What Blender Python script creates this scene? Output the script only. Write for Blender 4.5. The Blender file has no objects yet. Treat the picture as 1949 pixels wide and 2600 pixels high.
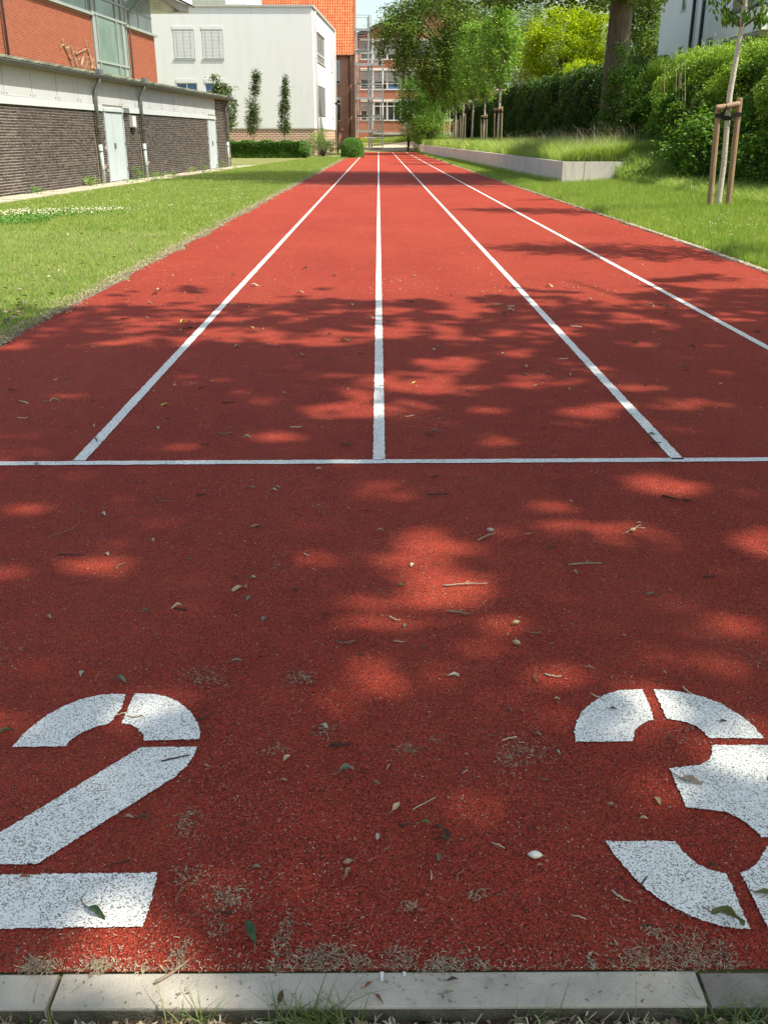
import bpy, math, random
import numpy as np
from mathutils import Vector, Matrix

# ------------------------------------------------------------------ camera, sky, sun, exposure
scene = bpy.context.scene
COL = scene.collection
cam_data = bpy.data.cameras.new("camera")
cam = bpy.data.objects.new("camera", cam_data)
COL.objects.link(cam)
scene.camera = cam
EYE = Vector((0.0, 0.0, 1.24))
cam.location = EYE
cam.rotation_euler = (math.radians(90 - 21.79), 0.0, math.radians(-0.315))
cam_data.sensor_fit = 'VERTICAL'
cam_data.sensor_height = 36.0
cam_data.lens = 36.0 * 2380.0 / 2600.0
cam_data.clip_start = 0.05
cam_data.clip_end = 2000.0

SUN_EL = math.radians(56.0)
SUN_BACK = math.radians(19.0)          # the sun stands to the right (+X), a little behind the camera
SUNV = Vector((math.cos(SUN_EL) * math.cos(SUN_BACK), -math.cos(SUN_EL) * math.sin(SUN_BACK), math.sin(SUN_EL)))
world = bpy.data.worlds.new("World")
scene.world = world
world.use_nodes = True
wn, wl = world.node_tree.nodes, world.node_tree.links
wn.clear()
sky = wn.new('ShaderNodeTexSky')
sky.sky_type = 'NISHITA'
sky.sun_disc = False
sky.sun_elevation = SUN_EL
sky.sun_rotation = math.radians(90) + SUN_BACK
sky.air_density = 1.0
sky.dust_density = 2.2
sky.ozone_density = 0.7
bg = wn.new('ShaderNodeBackground')
bg.inputs['Strength'].default_value = 0.15
wo = wn.new('ShaderNodeOutputWorld')
wl.new(sky.outputs[0], bg.inputs[0])
wl.new(bg.outputs[0], wo.inputs[0])

sun_data = bpy.data.lights.new("sun", 'SUN')
sun_data.energy = 4.0
sun_data.angle = math.radians(0.53)
sun_data.color = (1.0, 0.985, 0.96)
sun = bpy.data.objects.new("sun", sun_data)
COL.objects.link(sun)
sun.location = (30, -10, 60)
sun.rotation_euler = SUNV.to_track_quat('Z', 'Y').to_euler()

scene.view_settings.view_transform = 'Standard'
scene.view_settings.look = 'None'
scene.view_settings.exposure = 0.86
scene.view_settings.use_white_balance = True      # the phone's own white balance
scene.view_settings.white_balance_temperature = 7450
scene.view_settings.white_balance_tint = 3
scene.view_settings.gamma = 1.0
scene.view_settings.use_curve_mapping = False
scene.render.engine = 'CYCLES'
scene.cycles.max_bounces = 8
scene.cycles.diffuse_bounces = 3
scene.cycles.transmission_bounces = 4
scene.cycles.transparent_max_bounces = 6

rng = np.random.default_rng(7)
random.seed(7)

# ------------------------------------------------------------------ materials
def new_mat(name):
    m = bpy.data.materials.new(name)
    m.use_nodes = True
    nt = m.node_tree
    nt.nodes.clear()
    out = nt.nodes.new('ShaderNodeOutputMaterial')
    b = nt.nodes.new('ShaderNodeBsdfPrincipled')
    nt.links.new(b.outputs[0], out.inputs[0])
    return m, nt, b, out

def N(nt, t, **k):
    n = nt.nodes.new(t)
    for a, v in k.items():
        setattr(n, a, v)
    return n

def pos(nt, scale=1.0):
    g = N(nt, 'ShaderNodeNewGeometry')
    mp = N(nt, 'ShaderNodeMapping')
    mp.inputs['Scale'].default_value = (scale,) * 3 if not hasattr(scale, '__len__') else scale
    nt.links.new(g.outputs['Position'], mp.inputs[0])
    return mp.outputs[0]

def noise(nt, vec, scale, detail=3, rough=0.6):
    n = N(nt, 'ShaderNodeTexNoise')
    n.inputs['Scale'].default_value = scale
    n.inputs['Detail'].default_value = detail
    n.inputs['Roughness'].default_value = rough
    nt.links.new(vec, n.inputs['Vector'])
    return n.outputs['Fac']

def ramp(nt, fac, stops):
    r = N(nt, 'ShaderNodeValToRGB')
    e = r.color_ramp.elements
    while len(e) < len(stops):
        e.new(0.5)
    for i, (p, c) in enumerate(stops):
        e[i].position = p
        e[i].color = (*c, 1) if hasattr(c, '__len__') else (c, c, c, 1)
    nt.links.new(fac, r.inputs[0])
    return r.outputs[0]

def mix(nt, fac, a, b, mode='MIX'):
    m = N(nt, 'ShaderNodeMix', data_type='RGBA', blend_type=mode)
    for i, v in ((0, fac), (6, a), (7, b)):
        if hasattr(v, 'is_linked'):
            nt.links.new(v, m.inputs[i])
        else:
            m.inputs[i].default_value = v if i == 0 else (*v, 1)
    return m.outputs[2]

def bump(nt, b, h, strength, dist):
    n = N(nt, 'ShaderNodeBump')
    n.inputs['Strength'].default_value = strength
    n.inputs['Distance'].default_value = dist
    nt.links.new(h, n.inputs['Height'])
    nt.links.new(n.outputs[0], b.inputs['Normal'])
    return n

def M_plain(name, col, rough=0.7, var=0.15, scale=6.0, metallic=0.0, bmp=0.0, spec=0.3, fine=60.0):
    m, nt, b, o = new_mat(name)
    p = pos(nt)
    n1 = noise(nt, p, scale, 4)
    n2 = noise(nt, p, fine, 2)
    a = tuple(c * (1 - var) for c in col)
    c = tuple(min(1, x * (1 + var)) for x in col)
    col1 = ramp(nt, n1, [(0.3, a), (0.7, c)])
    col2 = mix(nt, 0.25 if var else 0.0, col1, ramp(nt, n2, [(0.3, 0.45), (0.7, 0.75)]), 'OVERLAY')
    nt.links.new(col2, b.inputs['Base Color'])
    b.inputs['Roughness'].default_value = rough
    b.inputs['Metallic'].default_value = metallic
    b.inputs['Specular IOR Level'].default_value = spec
    if bmp:
        bump(nt, b, n2, bmp, 0.01)
    return m

def M_island(name, cols, rough=0.8, source='island', bmp=0.3, fine=90.0, spec=0.2, dirt=0.2, trans=0.0, patch=None):
    """colour varies from piece to piece (leaf, brick, blade, tile)"""
    m, nt, b, o = new_mat(name)
    if source == 'island':
        r = N(nt, 'ShaderNodeNewGeometry').outputs['Random Per Island']
    else:
        r = N(nt, 'ShaderNodeObjectInfo').outputs['Random']
    n = len(cols)
    c = ramp(nt, r, [(i / max(1, n - 1), cols[i]) for i in range(n)])
    p = pos(nt)
    if trans and patch:
        c = mix(nt, 0.55, c, ramp(nt, noise(nt, p, 11.0, 3), [(0.3, 0.28), (0.7, 0.72)]), 'OVERLAY')
    if dirt:
        c = mix(nt, dirt, c, ramp(nt, noise(nt, p, fine, 3), [(0.3, 0.2), (0.75, 0.9)]), 'OVERLAY')
    if patch:
        pf = ramp(nt, noise(nt, p, patch[0], 3), [(0.38, 0.0), (0.62, 1.0)])
        c = mix(nt, pf, c, mix(nt, 1.0, c, patch[1], 'MULTIPLY'))
    nt.links.new(c, b.inputs['Base Color'])
    b.inputs['Roughness'].default_value = rough
    b.inputs['Specular IOR Level'].default_value = spec
    if bmp:
        bump(nt, b, noise(nt, p, fine, 2), bmp, 0.004)
    if trans:
        t = N(nt, 'ShaderNodeBsdfTranslucent')
        tc = mix(nt, 1.0, c, (1.15, 1.25, 0.45), 'MULTIPLY')
        nt.links.new(tc, t.inputs[0])
        ms = N(nt, 'ShaderNodeMixShader')
        ms.inputs[0].default_value = trans
        nt.links.new(b.outputs[0], ms.inputs[1])
        nt.links.new(t.outputs[0], ms.inputs[2])
        nt.links.new(ms.outputs[0], o.inputs[0])
    return m

def M_brickwall(name, c1, c2, mortar, bw=0.25, bh=0.075, ms=0.01):
    m, nt, b, o = new_mat(name)
    g = N(nt, 'ShaderNodeNewGeometry')
    s = N(nt, 'ShaderNodeSeparateXYZ'); nt.links.new(g.outputs['Position'], s.inputs[0])
    ad = N(nt, 'ShaderNodeMath', operation='ADD')
    nt.links.new(s.outputs[0], ad.inputs[0]); nt.links.new(s.outputs[1], ad.inputs[1])
    cb = N(nt, 'ShaderNodeCombineXYZ')
    nt.links.new(ad.outputs[0], cb.inputs[0]); nt.links.new(s.outputs[2], cb.inputs[1])
    t = N(nt, 'ShaderNodeTexBrick')
    nt.links.new(cb.outputs[0], t.inputs['Vector'])
    t.inputs['Color1'].default_value = (*c1, 1); t.inputs['Color2'].default_value = (*c2, 1)
    t.inputs['Mortar'].default_value = (*mortar, 1)
    t.inputs['Scale'].default_value = 1.0
    t.inputs['Mortar Size'].default_value = ms
    t.inputs['Brick Width'].default_value = bw; t.inputs['Row Height'].default_value = bh
    p = pos(nt)
    c = mix(nt, 0.3, t.outputs[0], ramp(nt, noise(nt, p, 0.8, 4), [(0.3, 0.35), (0.7, 0.7)]), 'OVERLAY')
    nt.links.new(c, b.inputs['Base Color'])
    b.inputs['Roughness'].default_value = 0.85
    bump(nt, b, t.outputs['Fac'], -0.4, 0.01)
    return m

def M_glass(name, col, rough=0.06, var=0.4):
    m, nt, b, o = new_mat(name)
    p = pos(nt)
    c = ramp(nt, noise(nt, p, 0.7, 3), [(0.35, tuple(x * (1 - var) for x in col)), (0.65, tuple(x * (1 + var) for x in col))])
    nt.links.new(c, b.inputs['Base Color'])
    b.inputs['Roughness'].default_value = rough
    b.inputs['Specular IOR Level'].default_value = 0.9
    return m

def M_track():
    m, nt, b, o = new_mat("track_rubber")
    p = pos(nt)
    v = N(nt, 'ShaderNodeTexVoronoi'); v.inputs['Scale'].default_value = 290.0
    nt.links.new(p, v.inputs['Vector'])
    big = noise(nt, p, 0.55, 5, 0.65)
    mid = noise(nt, p, 9.0, 4, 0.7)
    fin = noise(nt, p, 170.0, 2, 0.5)
    c = ramp(nt, big, [(0.3, (0.355, 0.036, 0.020)), (0.7, (0.44, 0.052, 0.028))])
    c = mix(nt, 0.35, c, ramp(nt, mid, [(0.3, 0.3), (0.7, 0.68)]), 'OVERLAY')
    sv = N(nt, 'ShaderNodeSeparateColor'); nt.links.new(v.outputs['Color'], sv.inputs[0])
    gran = ramp(nt, sv.outputs[0], [(0.0, 0.12), (0.5, 0.47), (1.0, 0.86)])
    c = mix(nt, 0.55, c, gran, 'OVERLAY')
    # worn dusty grains
    dust = ramp(nt, sv.outputs[1], [(0.955, 0.0), (0.97, 1.0)])
    c = mix(nt, mix(nt, 1.0, dust, (0.45, 0.45, 0.45), 'MULTIPLY'), c, (0.45, 0.27, 0.2))
    pit = ramp(nt, v.outputs['Distance'], [(0.45, 1.0), (0.88, 0.26)])  # gaps between granules darkened in the colour, standing for crevice shade
    c = mix(nt, 1.0, c, pit, 'MULTIPLY')
    nt.links.new(c, b.inputs['Base Color'])
    wr = ramp(nt, noise(nt, pos(nt, (1.0, 0.25, 1.0)), 1.3, 5, 0.7), [(0.45, 0.0), (0.75, 0.22)])
    c = mix(nt, wr, c, (0.46, 0.095, 0.05))
    nt.links.new(c, b.inputs['Base Color'])
    b.inputs['Roughness'].default_value = 0.8
    b.inputs['Specular IOR Level'].default_value = 0.22
    inv = N(nt, 'ShaderNodeMath', operation='SUBTRACT'); inv.inputs[0].default_value = 1.0
    nt.links.new(v.outputs['Distance'], inv.inputs[1])
    ad = N(nt, 'ShaderNodeMath', operation='ADD')
    nt.links.new(inv.outputs[0], ad.inputs[0]); nt.links.new(fin, ad.inputs[1])
    bump(nt, b, ad.outputs[0], 1.0, 0.0045)
    return m

def M_paint():
    m, nt, b, o = new_mat("line_paint")
    p = pos(nt)
    v = N(nt, 'ShaderNodeTexVoronoi'); v.inputs['Scale'].default_value = 430.0
    nt.links.new(p, v.inputs['Vector'])
    sv = N(nt, 'ShaderNodeSeparateColor'); nt.links.new(v.outputs['Color'], sv.inputs[0])
    wear = noise(nt, p, 7.0, 5, 0.7)
    fin = noise(nt, p, 420.0, 2, 0.6)
    ad = N(nt, 'ShaderNodeMath', operation='MULTIPLY_ADD')
    nt.links.new(wear, ad.inputs[0]); ad.inputs[1].default_value = 0.35; nt.links.new(sv.outputs[0], ad.inputs[2])
    c = ramp(nt, ad.outputs[0], [(0.22, (0.15, 0.11, 0.10)), (0.34, (0.42, 0.385, 0.35)), (0.52, (0.80, 0.77, 0.73)), (0.72, (0.90, 0.87, 0.83))])
    c = mix(nt, 1.0, c, ramp(nt, v.outputs['Distance'], [(0.55, 1.0), (1.0, 0.5)]), 'MULTIPLY')
    c = mix(nt, 0.5, c, ramp(nt, fin, [(0.3, 0.3), (0.7, 0.75)]), 'OVERLAY')
    nt.links.new(c, b.inputs['Base Color'])
    b.inputs['Roughness'].default_value = 0.6
    bump(nt, b, v.outputs['Distance'], -0.8, 0.004)
    return m

MT = {}
MT['track'] = M_track()
MT['paint'] = M_paint()
MT['paint_far'] = M_plain('lane_paint', (0.72, 0.71, 0.68), 0.6, 0.1, 4.0, fine=200)
MT['soil'] = M_plain('soil', (0.075, 0.055, 0.035), 0.95, 0.4, 12.0, bmp=0.8, fine=120)
MT['lawn'] = M_plain('lawn_ground', (0.17, 0.18, 0.06), 0.95, 0.25, 1.1, bmp=0.6, fine=45)
MT['path'] = M_plain('path_gravel', (0.48, 0.42, 0.33), 0.9, 0.15, 3.0, bmp=0.3)
MT['kerb'] = M_plain('kerb_concrete', (0.44, 0.385, 0.325), 0.85, 0.22, 9.0, bmp=0.35, fine=350)
MT['kerb_dark'] = M_plain('kerb_concrete_dark', (0.25, 0.215, 0.18), 0.85, 0.25, 14.0, bmp=0.35, fine=350)  # darker tone for the right kerb stone
MT['moss'] = M_plain('mossy_concrete', (0.095, 0.085, 0.055), 0.9, 0.35, 25.0, bmp=0.5, fine=200)
MT['slab'] = M_plain('paving_concrete', (0.42, 0.37, 0.29), 0.9, 0.2, 5.0, bmp=0.4)
def M_concrete_wall():
    m, nt, b, o = new_mat('cast_concrete')
    p = pos(nt)
    st = noise(nt, pos(nt, (3.0, 3.0, 0.35)), 2.2, 5, 0.7)
    c = ramp(nt, st, [(0.25, (0.50, 0.44, 0.41)), (0.5, (0.70, 0.63, 0.58)), (0.8, (0.78, 0.73, 0.66))])
    c = mix(nt, 0.3, c, ramp(nt, noise(nt, p, 30, 3), [(0.3, 0.4), (0.7, 0.65)]), 'OVERLAY')
    nt.links.new(c, b.inputs['Base Color']); b.inputs['Roughness'].default_value = 0.85
    bump(nt, b, st, 0.3, 0.01)
    return m
MT['concrete'] = M_concrete_wall()
DB = [(0.036, 0.026, 0.025), (0.055, 0.040, 0.038), (0.080, 0.060, 0.056), (0.045, 0.036, 0.036), (0.11, 0.082, 0.076)]
MT['dark_brick'] = M_island('dark_brick', DB, 0.75, 'object')
MT['dark_brick_m'] = M_island('dark_brick_many', DB, 0.75, 'island')
MT['mortar'] = M_plain('mortar', (0.60, 0.54, 0.49), 0.95, 0.12, 20.0, bmp=0.3)
RB = [(0.25, 0.062, 0.033), (0.30, 0.078, 0.041), (0.35, 0.095, 0.052), (0.27, 0.07, 0.037)]
MT['red_brick'] = M_island('red_brick', RB, 0.85, 'island')
MT['red_mortar'] = M_plain('red_mortar', (0.54, 0.31, 0.22), 0.95, 0.1, 20.0)
MT['old_brick'] = M_brickwall('old_brick', (0.62, 0.26, 0.16), (0.52, 0.20, 0.12), (0.52, 0.36, 0.28), 0.25, 0.078, 0.012)
MT['plinth_brick'] = M_brickwall('plinth_brick', (0.33, 0.10, 0.06), (0.24, 0.075, 0.05), (0.72, 0.60, 0.48), 0.34, 0.125, 0.026)
MT['school_brick'] = M_brickwall('school_brick', (0.42, 0.15, 0.09), (0.34, 0.115, 0.07), (0.42, 0.24, 0.17), 0.25, 0.078, 0.010)
def M_stucco():
    m, nt, b, o = new_mat('white_render')
    c = ramp(nt, noise(nt, pos(nt, (1.2, 1.2, 0.12)), 1.6, 5, 0.75), [(0.3, (0.72, 0.72, 0.71)), (0.5, (0.78, 0.785, 0.785)), (0.8, (0.80, 0.80, 0.80))])
    nt.links.new(c, b.inputs['Base Color']); b.inputs['Roughness'].default_value = 0.9
    bump(nt, b, noise(nt, pos(nt), 6, 5, 0.8), 0.2, 0.03)
    return m
MT['stucco'] = M_stucco()
MT['stucco_blue'] = M_plain('white_plaster', (0.74, 0.74, 0.75), 0.9, 0.03, 1.2, bmp=0.2, fine=30)
MT['coping'] = M_plain('zinc_coping', (0.45, 0.44, 0.43), 0.5, 0.06, 3.0)
MT['panel'] = M_plain('grey_cement_panel', (0.42, 0.43, 0.45), 0.7, 0.06, 2.5)
MT['steel_white'] = M_plain('pale_steel', (0.47, 0.50, 0.525), 0.5, 0.06, 3.0)
MT['door'] = M_plain('pale_blue_door', (0.40, 0.455, 0.485), 0.5, 0.05, 3.0)
MT['gutter'] = M_plain('dark_gutter', (0.10, 0.105, 0.105), 0.5, 0.2, 6.0)
MT['edge_stone'] = M_plain('buried_edging', (0.17, 0.145, 0.10), 0.95, 0.35, 18.0, bmp=0.5)
MT['zinc'] = M_plain('zinc_pipe', (0.20, 0.205, 0.205), 0.45, 0.2, 6.0, metallic=0.4)
MT['pale_pipe'] = M_plain('pale_green_pipe', (0.40, 0.47, 0.46), 0.6, 0.1, 6.0)
MT['eave'] = M_plain('eave_board', (0.20, 0.19, 0.15), 0.8, 0.12, 5.0)
MT['roof_tile'] = M_island('mossy_roof_tile', [(0.07, 0.08, 0.055), (0.13, 0.14, 0.095), (0.20, 0.20, 0.14), (0.10, 0.11, 0.075)], 0.85, 'object')
MT['roof_tile_m'] = M_island('mossy_roof_tile_many', [(0.08, 0.09, 0.06), (0.14, 0.15, 0.10), (0.19, 0.19, 0.13)], 0.85, 'island')
MT['orange_tile'] = M_island('orange_roof_tile', [(0.46, 0.085, 0.025), (0.58, 0.125, 0.038), (0.64, 0.165, 0.055), (0.52, 0.105, 0.03)], 0.6, 'island', fine=8, dirt=0.12, spec=0.4)
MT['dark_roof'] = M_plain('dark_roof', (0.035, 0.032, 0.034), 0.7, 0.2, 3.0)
MT['tower_frame'] = M_plain('pale_green_frame', (0.28, 0.315, 0.30), 0.5, 0.05, 3.0)
MT['tower_glass'] = M_glass('green_glass', (0.16, 0.24, 0.215), 0.12, 0.2)
MT['dark_glass'] = M_glass('dark_glass', (0.025, 0.03, 0.035), 0.05)
MT['blue_glass'] = M_glass('blue_glass', (0.10, 0.19, 0.36), 0.05, 0.15)
MT['blind'] = M_plain('pale_blind', (0.66, 0.66, 0.66), 0.6, 0.04, 2.0)
MT['grey_blind'] = M_plain('grey_blind', (0.22, 0.22, 0.23), 0.6, 0.1, 4.0)
MT['white_frame'] = M_plain('white_frame', (0.74, 0.74, 0.73), 0.45, 0.03, 2.0)
MT['cream'] = M_plain('cream_board', (0.62, 0.58, 0.46), 0.8, 0.06, 3.0)
MT['louvre'] = M_plain('grey_green_louvre', (0.34, 0.36, 0.30), 0.6, 0.08, 3.0)
MT['galv'] = M_plain('galvanised_steel', (0.36, 0.37, 0.38), 0.45, 0.1, 5.0, metallic=0.3)
MT['galv_light'] = M_plain('pale_galvanised_steel', (0.62, 0.63, 0.64), 0.5, 0.06, 5.0)
MT['black'] = M_plain('black_metal', (0.02, 0.02, 0.024), 0.5, 0.1, 4.0)
MT['brown_pipe'] = M_plain('copper_brown_pipe', (0.12, 0.065, 0.045), 0.5, 0.15, 5.0)
MT['strap'] = M_plain('black_rubber_strap', (0.018, 0.015, 0.014), 0.7, 0.2, 30.0)
def M_wood():
    m, nt, b, o = new_mat('peeled_stake')
    g = noise(nt, pos(nt, (1, 1, 0.06)), 55, 4, 0.7)
    k = noise(nt, pos(nt, (1, 1, 0.5)), 9, 3, 0.6)
    c = ramp(nt, g, [(0.3, (0.20, 0.115, 0.07)), (0.6, (0.38, 0.25, 0.155)), (0.8, (0.48, 0.35, 0.22))])
    c = mix(nt, ramp(nt, k, [(0.66, 0.0), (0.72, 0.8)]), c, (0.11, 0.055, 0.03))
    nt.links.new(c, b.inputs['Base Color']); b.inputs['Roughness'].default_value = 0.75
    bump(nt, b, g, 0.4, 0.006)
    return m
MT['stake'] = M_wood()
def M_bark(name, a, c, sc, zs):
    m, nt, b, o = new_mat(name)
    g = noise(nt, pos(nt, (1, 1, zs)), sc, 5, 0.7)
    col = ramp(nt, g, [(0.3, a), (0.68, c)])
    nt.links.new(col, b.inputs['Base Color']); b.inputs['Roughness'].default_value = 0.9
    bump(nt, b, g, 0.7, 0.02)
    return m
MT['bark_young'] = M_bark('young_bark', (0.36, 0.32, 0.26), (0.78, 0.72, 0.62), 30, 2.2)
MT['bark_big'] = M_bark('beech_bark', (0.060, 0.045, 0.032), (0.17, 0.13, 0.095), 9, 0.25)
MT['bark_dark'] = M_bark('twig_bark', (0.05, 0.035, 0.022), (0.12, 0.085, 0.055), 14, 0.4)
MT['stem_pale'] = M_bark('pale_stem', (0.22, 0.17, 0.10), (0.42, 0.35, 0.22), 25, 0.3)
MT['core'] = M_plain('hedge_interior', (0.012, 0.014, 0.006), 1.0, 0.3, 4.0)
LT = lambda n, cols, tr=0.3, **k: M_island(n, cols, 0.5, 'island', bmp=0, dirt=0, trans=tr, spec=0.35, **k)
MT['lf_dark'] = LT('leaf_dark', [(0.029, 0.070, 0.014), (0.053, 0.114, 0.021), (0.096, 0.176, 0.035)], 0.25)
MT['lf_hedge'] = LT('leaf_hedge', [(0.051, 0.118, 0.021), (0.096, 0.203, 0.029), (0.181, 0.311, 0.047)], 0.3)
MT['lf_sunlit'] = LT('leaf_privet_sunlit', [(0.143, 0.268, 0.034), (0.249, 0.383, 0.058), (0.383, 0.517, 0.104)], 0.35)  # lighter hedge leaves, sun on the upper growth put into the colour
MT['lf_beech'] = LT('leaf_beech', [(0.077, 0.130, 0.030), (0.140, 0.217, 0.048), (0.239, 0.325, 0.077)], 0.3)
MT['lf_young'] = LT('leaf_young_tree', [(0.127, 0.263, 0.047), (0.212, 0.370, 0.072), (0.358, 0.496, 0.127)], 0.38)
MT['lf_cherry'] = LT('leaf_cherry', [(0.069, 0.150, 0.022), (0.125, 0.225, 0.037), (0.188, 0.300, 0.062)], 0.4)
MT['lf_lime'] = LT('leaf_golden', [(0.253, 0.345, 0.014), (0.368, 0.460, 0.021), (0.483, 0.552, 0.034)], 0.4)
MT['lf_willow'] = LT('leaf_willow', [(0.140, 0.196, 0.105), (0.210, 0.266, 0.154), (0.280, 0.336, 0.210)], 0.3)
MT['lf_column'] = LT('leaf_hornbeam', [(0.051, 0.094, 0.032), (0.101, 0.144, 0.054), (0.187, 0.230, 0.086)], 0.25)
MT['lf_bush'] = LT('leaf_clipped_bush', [(0.061, 0.162, 0.024), (0.101, 0.230, 0.038), (0.162, 0.297, 0.061)], 0.3)
MT['flower'] = LT('white_blossom', [(0.55, 0.50, 0.36), (0.72, 0.70, 0.55)], 0.2)
MT['grass_l'] = LT('lawn_blades', [(0.18, 0.28, 0.055), (0.26, 0.36, 0.08), (0.36, 0.43, 0.125), (0.54, 0.52, 0.25)], 0.35, patch=(1.9, (0.80, .90, 0.75)))
MT['grass_r'] = LT('lawn_blades_fresh', [(0.18, 0.27, 0.05), (0.27, 0.37, 0.075), (0.37, 0.46, 0.115), (0.54, 0.54, 0.24)], 0.4, patch=(2.3, (0.78, .90, 0.75)))
MT['grass_t'] = LT('tall_grass_blades', [(0.17, 0.28, 0.05), (0.27, 0.40, 0.09), (0.38, 0.50, 0.13), (0.58, 0.58, 0.28)], 0.4)
MT['grass_d'] = LT('dull_tuft_blades', [(0.07, 0.13, 0.03), (0.13, 0.20, 0.05), (0.26, 0.27, 0.11)], 0.3)
MT['clover'] = LT('clover_leaf', [(0.09, 0.21, 0.04), (0.14, 0.28, 0.06)], 0.3)
MT['litter'] = M_island('dry_litter', [(0.10, 0.065, 0.045), (0.22, 0.16, 0.105), (0.36, 0.27, 0.185), (0.52, 0.42, 0.31)], 0.9, 'island', bmp=0, dirt=0)
MT['litter_g'] = M_island('grey_litter', [(0.15, 0.10, 0.065), (0.29, 0.215, 0.145), (0.50, 0.40, 0.28)], 0.9, 'island', bmp=0, dirt=0)
MT['litter_w'] = M_island('edge_litter', [(0.16, 0.12, 0.08), (0.34, 0.27, 0.18), (0.56, 0.47, 0.33), (0.66, 0.60, 0.46)], 0.9, 'island', bmp=0, dirt=0)
MT['litter_e'] = M_island('trackside_litter', [(0.14, 0.10, 0.065), (0.26, 0.20, 0.13), (0.42, 0.34, 0.23), (0.58, 0.50, 0.36)], 0.9, 'island', bmp=0, dirt=0)
MT['ivy_dry'] = M_plain('dead_creeper', (0.42, 0.30, 0.20), 0.9, 0.2, 12.0)
for k, c in dict(g=(0.15, 0.17, 0.12), y=(0.46, 0.36, 0.20), o=(0.14, 0.14, 0.045), b=(0.085, 0.05, 0.03), G=(0.06, 0.10, 0.045),
                 t=(0.30, 0.22, 0.15), p=(0.42, 0.41, 0.33), r=(0.25, 0.09, 0.05), w=(0.75, 0.70, 0.58), Y=(0.50, 0.46, 0.12),
                 k=(0.045, 0.028, 0.022), s=(0.52, 0.43, 0.30), c=(0.22, 0.13, 0.085)).items():
    MT['L' + k] = M_plain('fallen_' + dict(g='grey_green', y='yellow', o='olive', b='brown', G='green', t='tan', p='pale', r='red', w='white', Y='bright', k='dark_twig', s='straw', c='stalk')[k], c, 0.7, 0.25, 90.0, fine=400, bmp=0.3)

# ------------------------------------------------------------------ mesh helpers
def mesh_np(name, V, F, mat, smooth=False):
    """V (n,3), F (m,k) all faces with k corners"""
    me = bpy.data.meshes.new(name)
    V = np.asarray(V, dtype=np.float32); F = np.asarray(F, dtype=np.int32)
    k = F.shape[1]
    me.vertices.add(len(V)); me.vertices.foreach_set('co', V.ravel())
    me.loops.add(F.size); me.loops.foreach_set('vertex_index', F.ravel())
    me.polygons.add(len(F)); me.polygons.foreach_set('loop_start', np.arange(0, F.size, k, dtype=np.int32))
    try:
        me.polygons.foreach_set('loop_total', np.full(len(F), k, dtype=np.int32))
    except Exception:
        pass
    me.update(calc_edges=True)
    if smooth:
        me.polygons.foreach_set('use_smooth', np.ones(len(F), dtype=bool))
    me.materials.append(mat)
    return me

def put(name, me, parent=None, kind=None, loc=None):
    o = bpy.data.objects.new(name, me)
    COL.objects.link(o)
    if parent is not None:
        o.parent = parent
        if parent.parent is None and loc is None:
            o.location = (-parent.location[0], -parent.location[1], -parent.location[2])
    if loc is not None:
        o.location = loc
    if kind:
        o['kind'] = kind
    return o

def tag(o, label=None, cat=None, group=None, kind=None):
    if label: o['label'] = label
    if cat: o['category'] = cat
    if group: o['group'] = group
    if kind: o['kind'] = kind
    return o

def empty(name, loc, label=None, cat=None, group=None, kind=None, rz=0.0):
    o = bpy.data.objects.new(name, None)
    o.empty_display_size = 0.2
    COL.objects.link(o)
    o.location = loc; o.rotation_euler = (0, 0, rz)
    return tag(o, label, cat, group, kind)

ID = lambda u, o, z: (u, o, z)
class MB:
    def __init__(s): s.v = []; s.f = []
    def add(s, v, f):
        b = len(s.v); s.v += [tuple(p) for p in v]; s.f += [tuple(i + b for i in q) for q in f]
        return s
    def box(s, u0, u1, o0, o1, z0, z1, fr=ID):
        v = [fr(u, o, z) for z in (z0, z1) for o in (o0, o1) for u in (u0, u1)]
        return s.add(v, [(0, 2, 3, 1), (4, 5, 7, 6), (0, 1, 5, 4), (2, 6, 7, 3), (0, 4, 6, 2), (1, 3, 7, 5)])
    def tube(s, pts, rad, n=8, cap=True):
        pts = [Vector(p) for p in pts]
        if not hasattr(rad, '__len__'): rad = [rad] * len(pts)
        rings = []
        up = Vector((0.13, 0.97, 0.2)).normalized()
        for i, p in enumerate(pts):
            d = (pts[min(i + 1, len(pts) - 1)] - pts[max(i - 1, 0)])
            d = d.normalized() if d.length > 1e-9 else Vector((0, 0, 1))
            a = d.cross(up)
            if a.length < 1e-3: a = d.cross(Vector((1, 0, 0)))
            a.normalize(); b = d.cross(a)
            rings.append([p + (a * math.cos(2 * math.pi * k / n) + b * math.sin(2 * math.pi * k / n)) * rad[i] for k in range(n)])
        v = [q for r in rings for q in r]
        f = [(i * n + k, i * n + (k + 1) % n, (i + 1) * n + (k + 1) % n, (i + 1) * n + k) for i in range(len(pts) - 1) for k in range(n)]
        if cap:
            f.append(tuple(range(n))[::-1]); f.append(tuple((len(pts) - 1) * n + k for k in range(n)))
        return s.add(v, f)
    def prism(s, poly, h0, h1, fr=ID):
        """poly of (u,z), extruded along o"""
        n = len(poly)
        v = [fr(u, h0, z) for u, z in poly] + [fr(u, h1, z) for u, z in poly]
        return s.add(v, [tuple(range(n)), tuple(range(2 * n - 1, n - 1, -1))] + [(i, i + n, (i + 1) % n + n, (i + 1) % n) for i in range(n)])
    def mesh(s, name, mat, smooth=False):
        me = bpy.data.meshes.new(name)
        me.from_pydata([tuple(p) for p in s.v], [], s.f)
        me.materials.append(mat)
        if smooth:
            for p in me.polygons: p.use_smooth = True
        me.update()
        return me
    def build(s, name, mat, parent=None, kind=None, smooth=False, loc=None, label=None):
        o = put(name, s.mesh(name, mat, smooth), parent, kind, loc)
        if label: o['label'] = label
        return o

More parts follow.
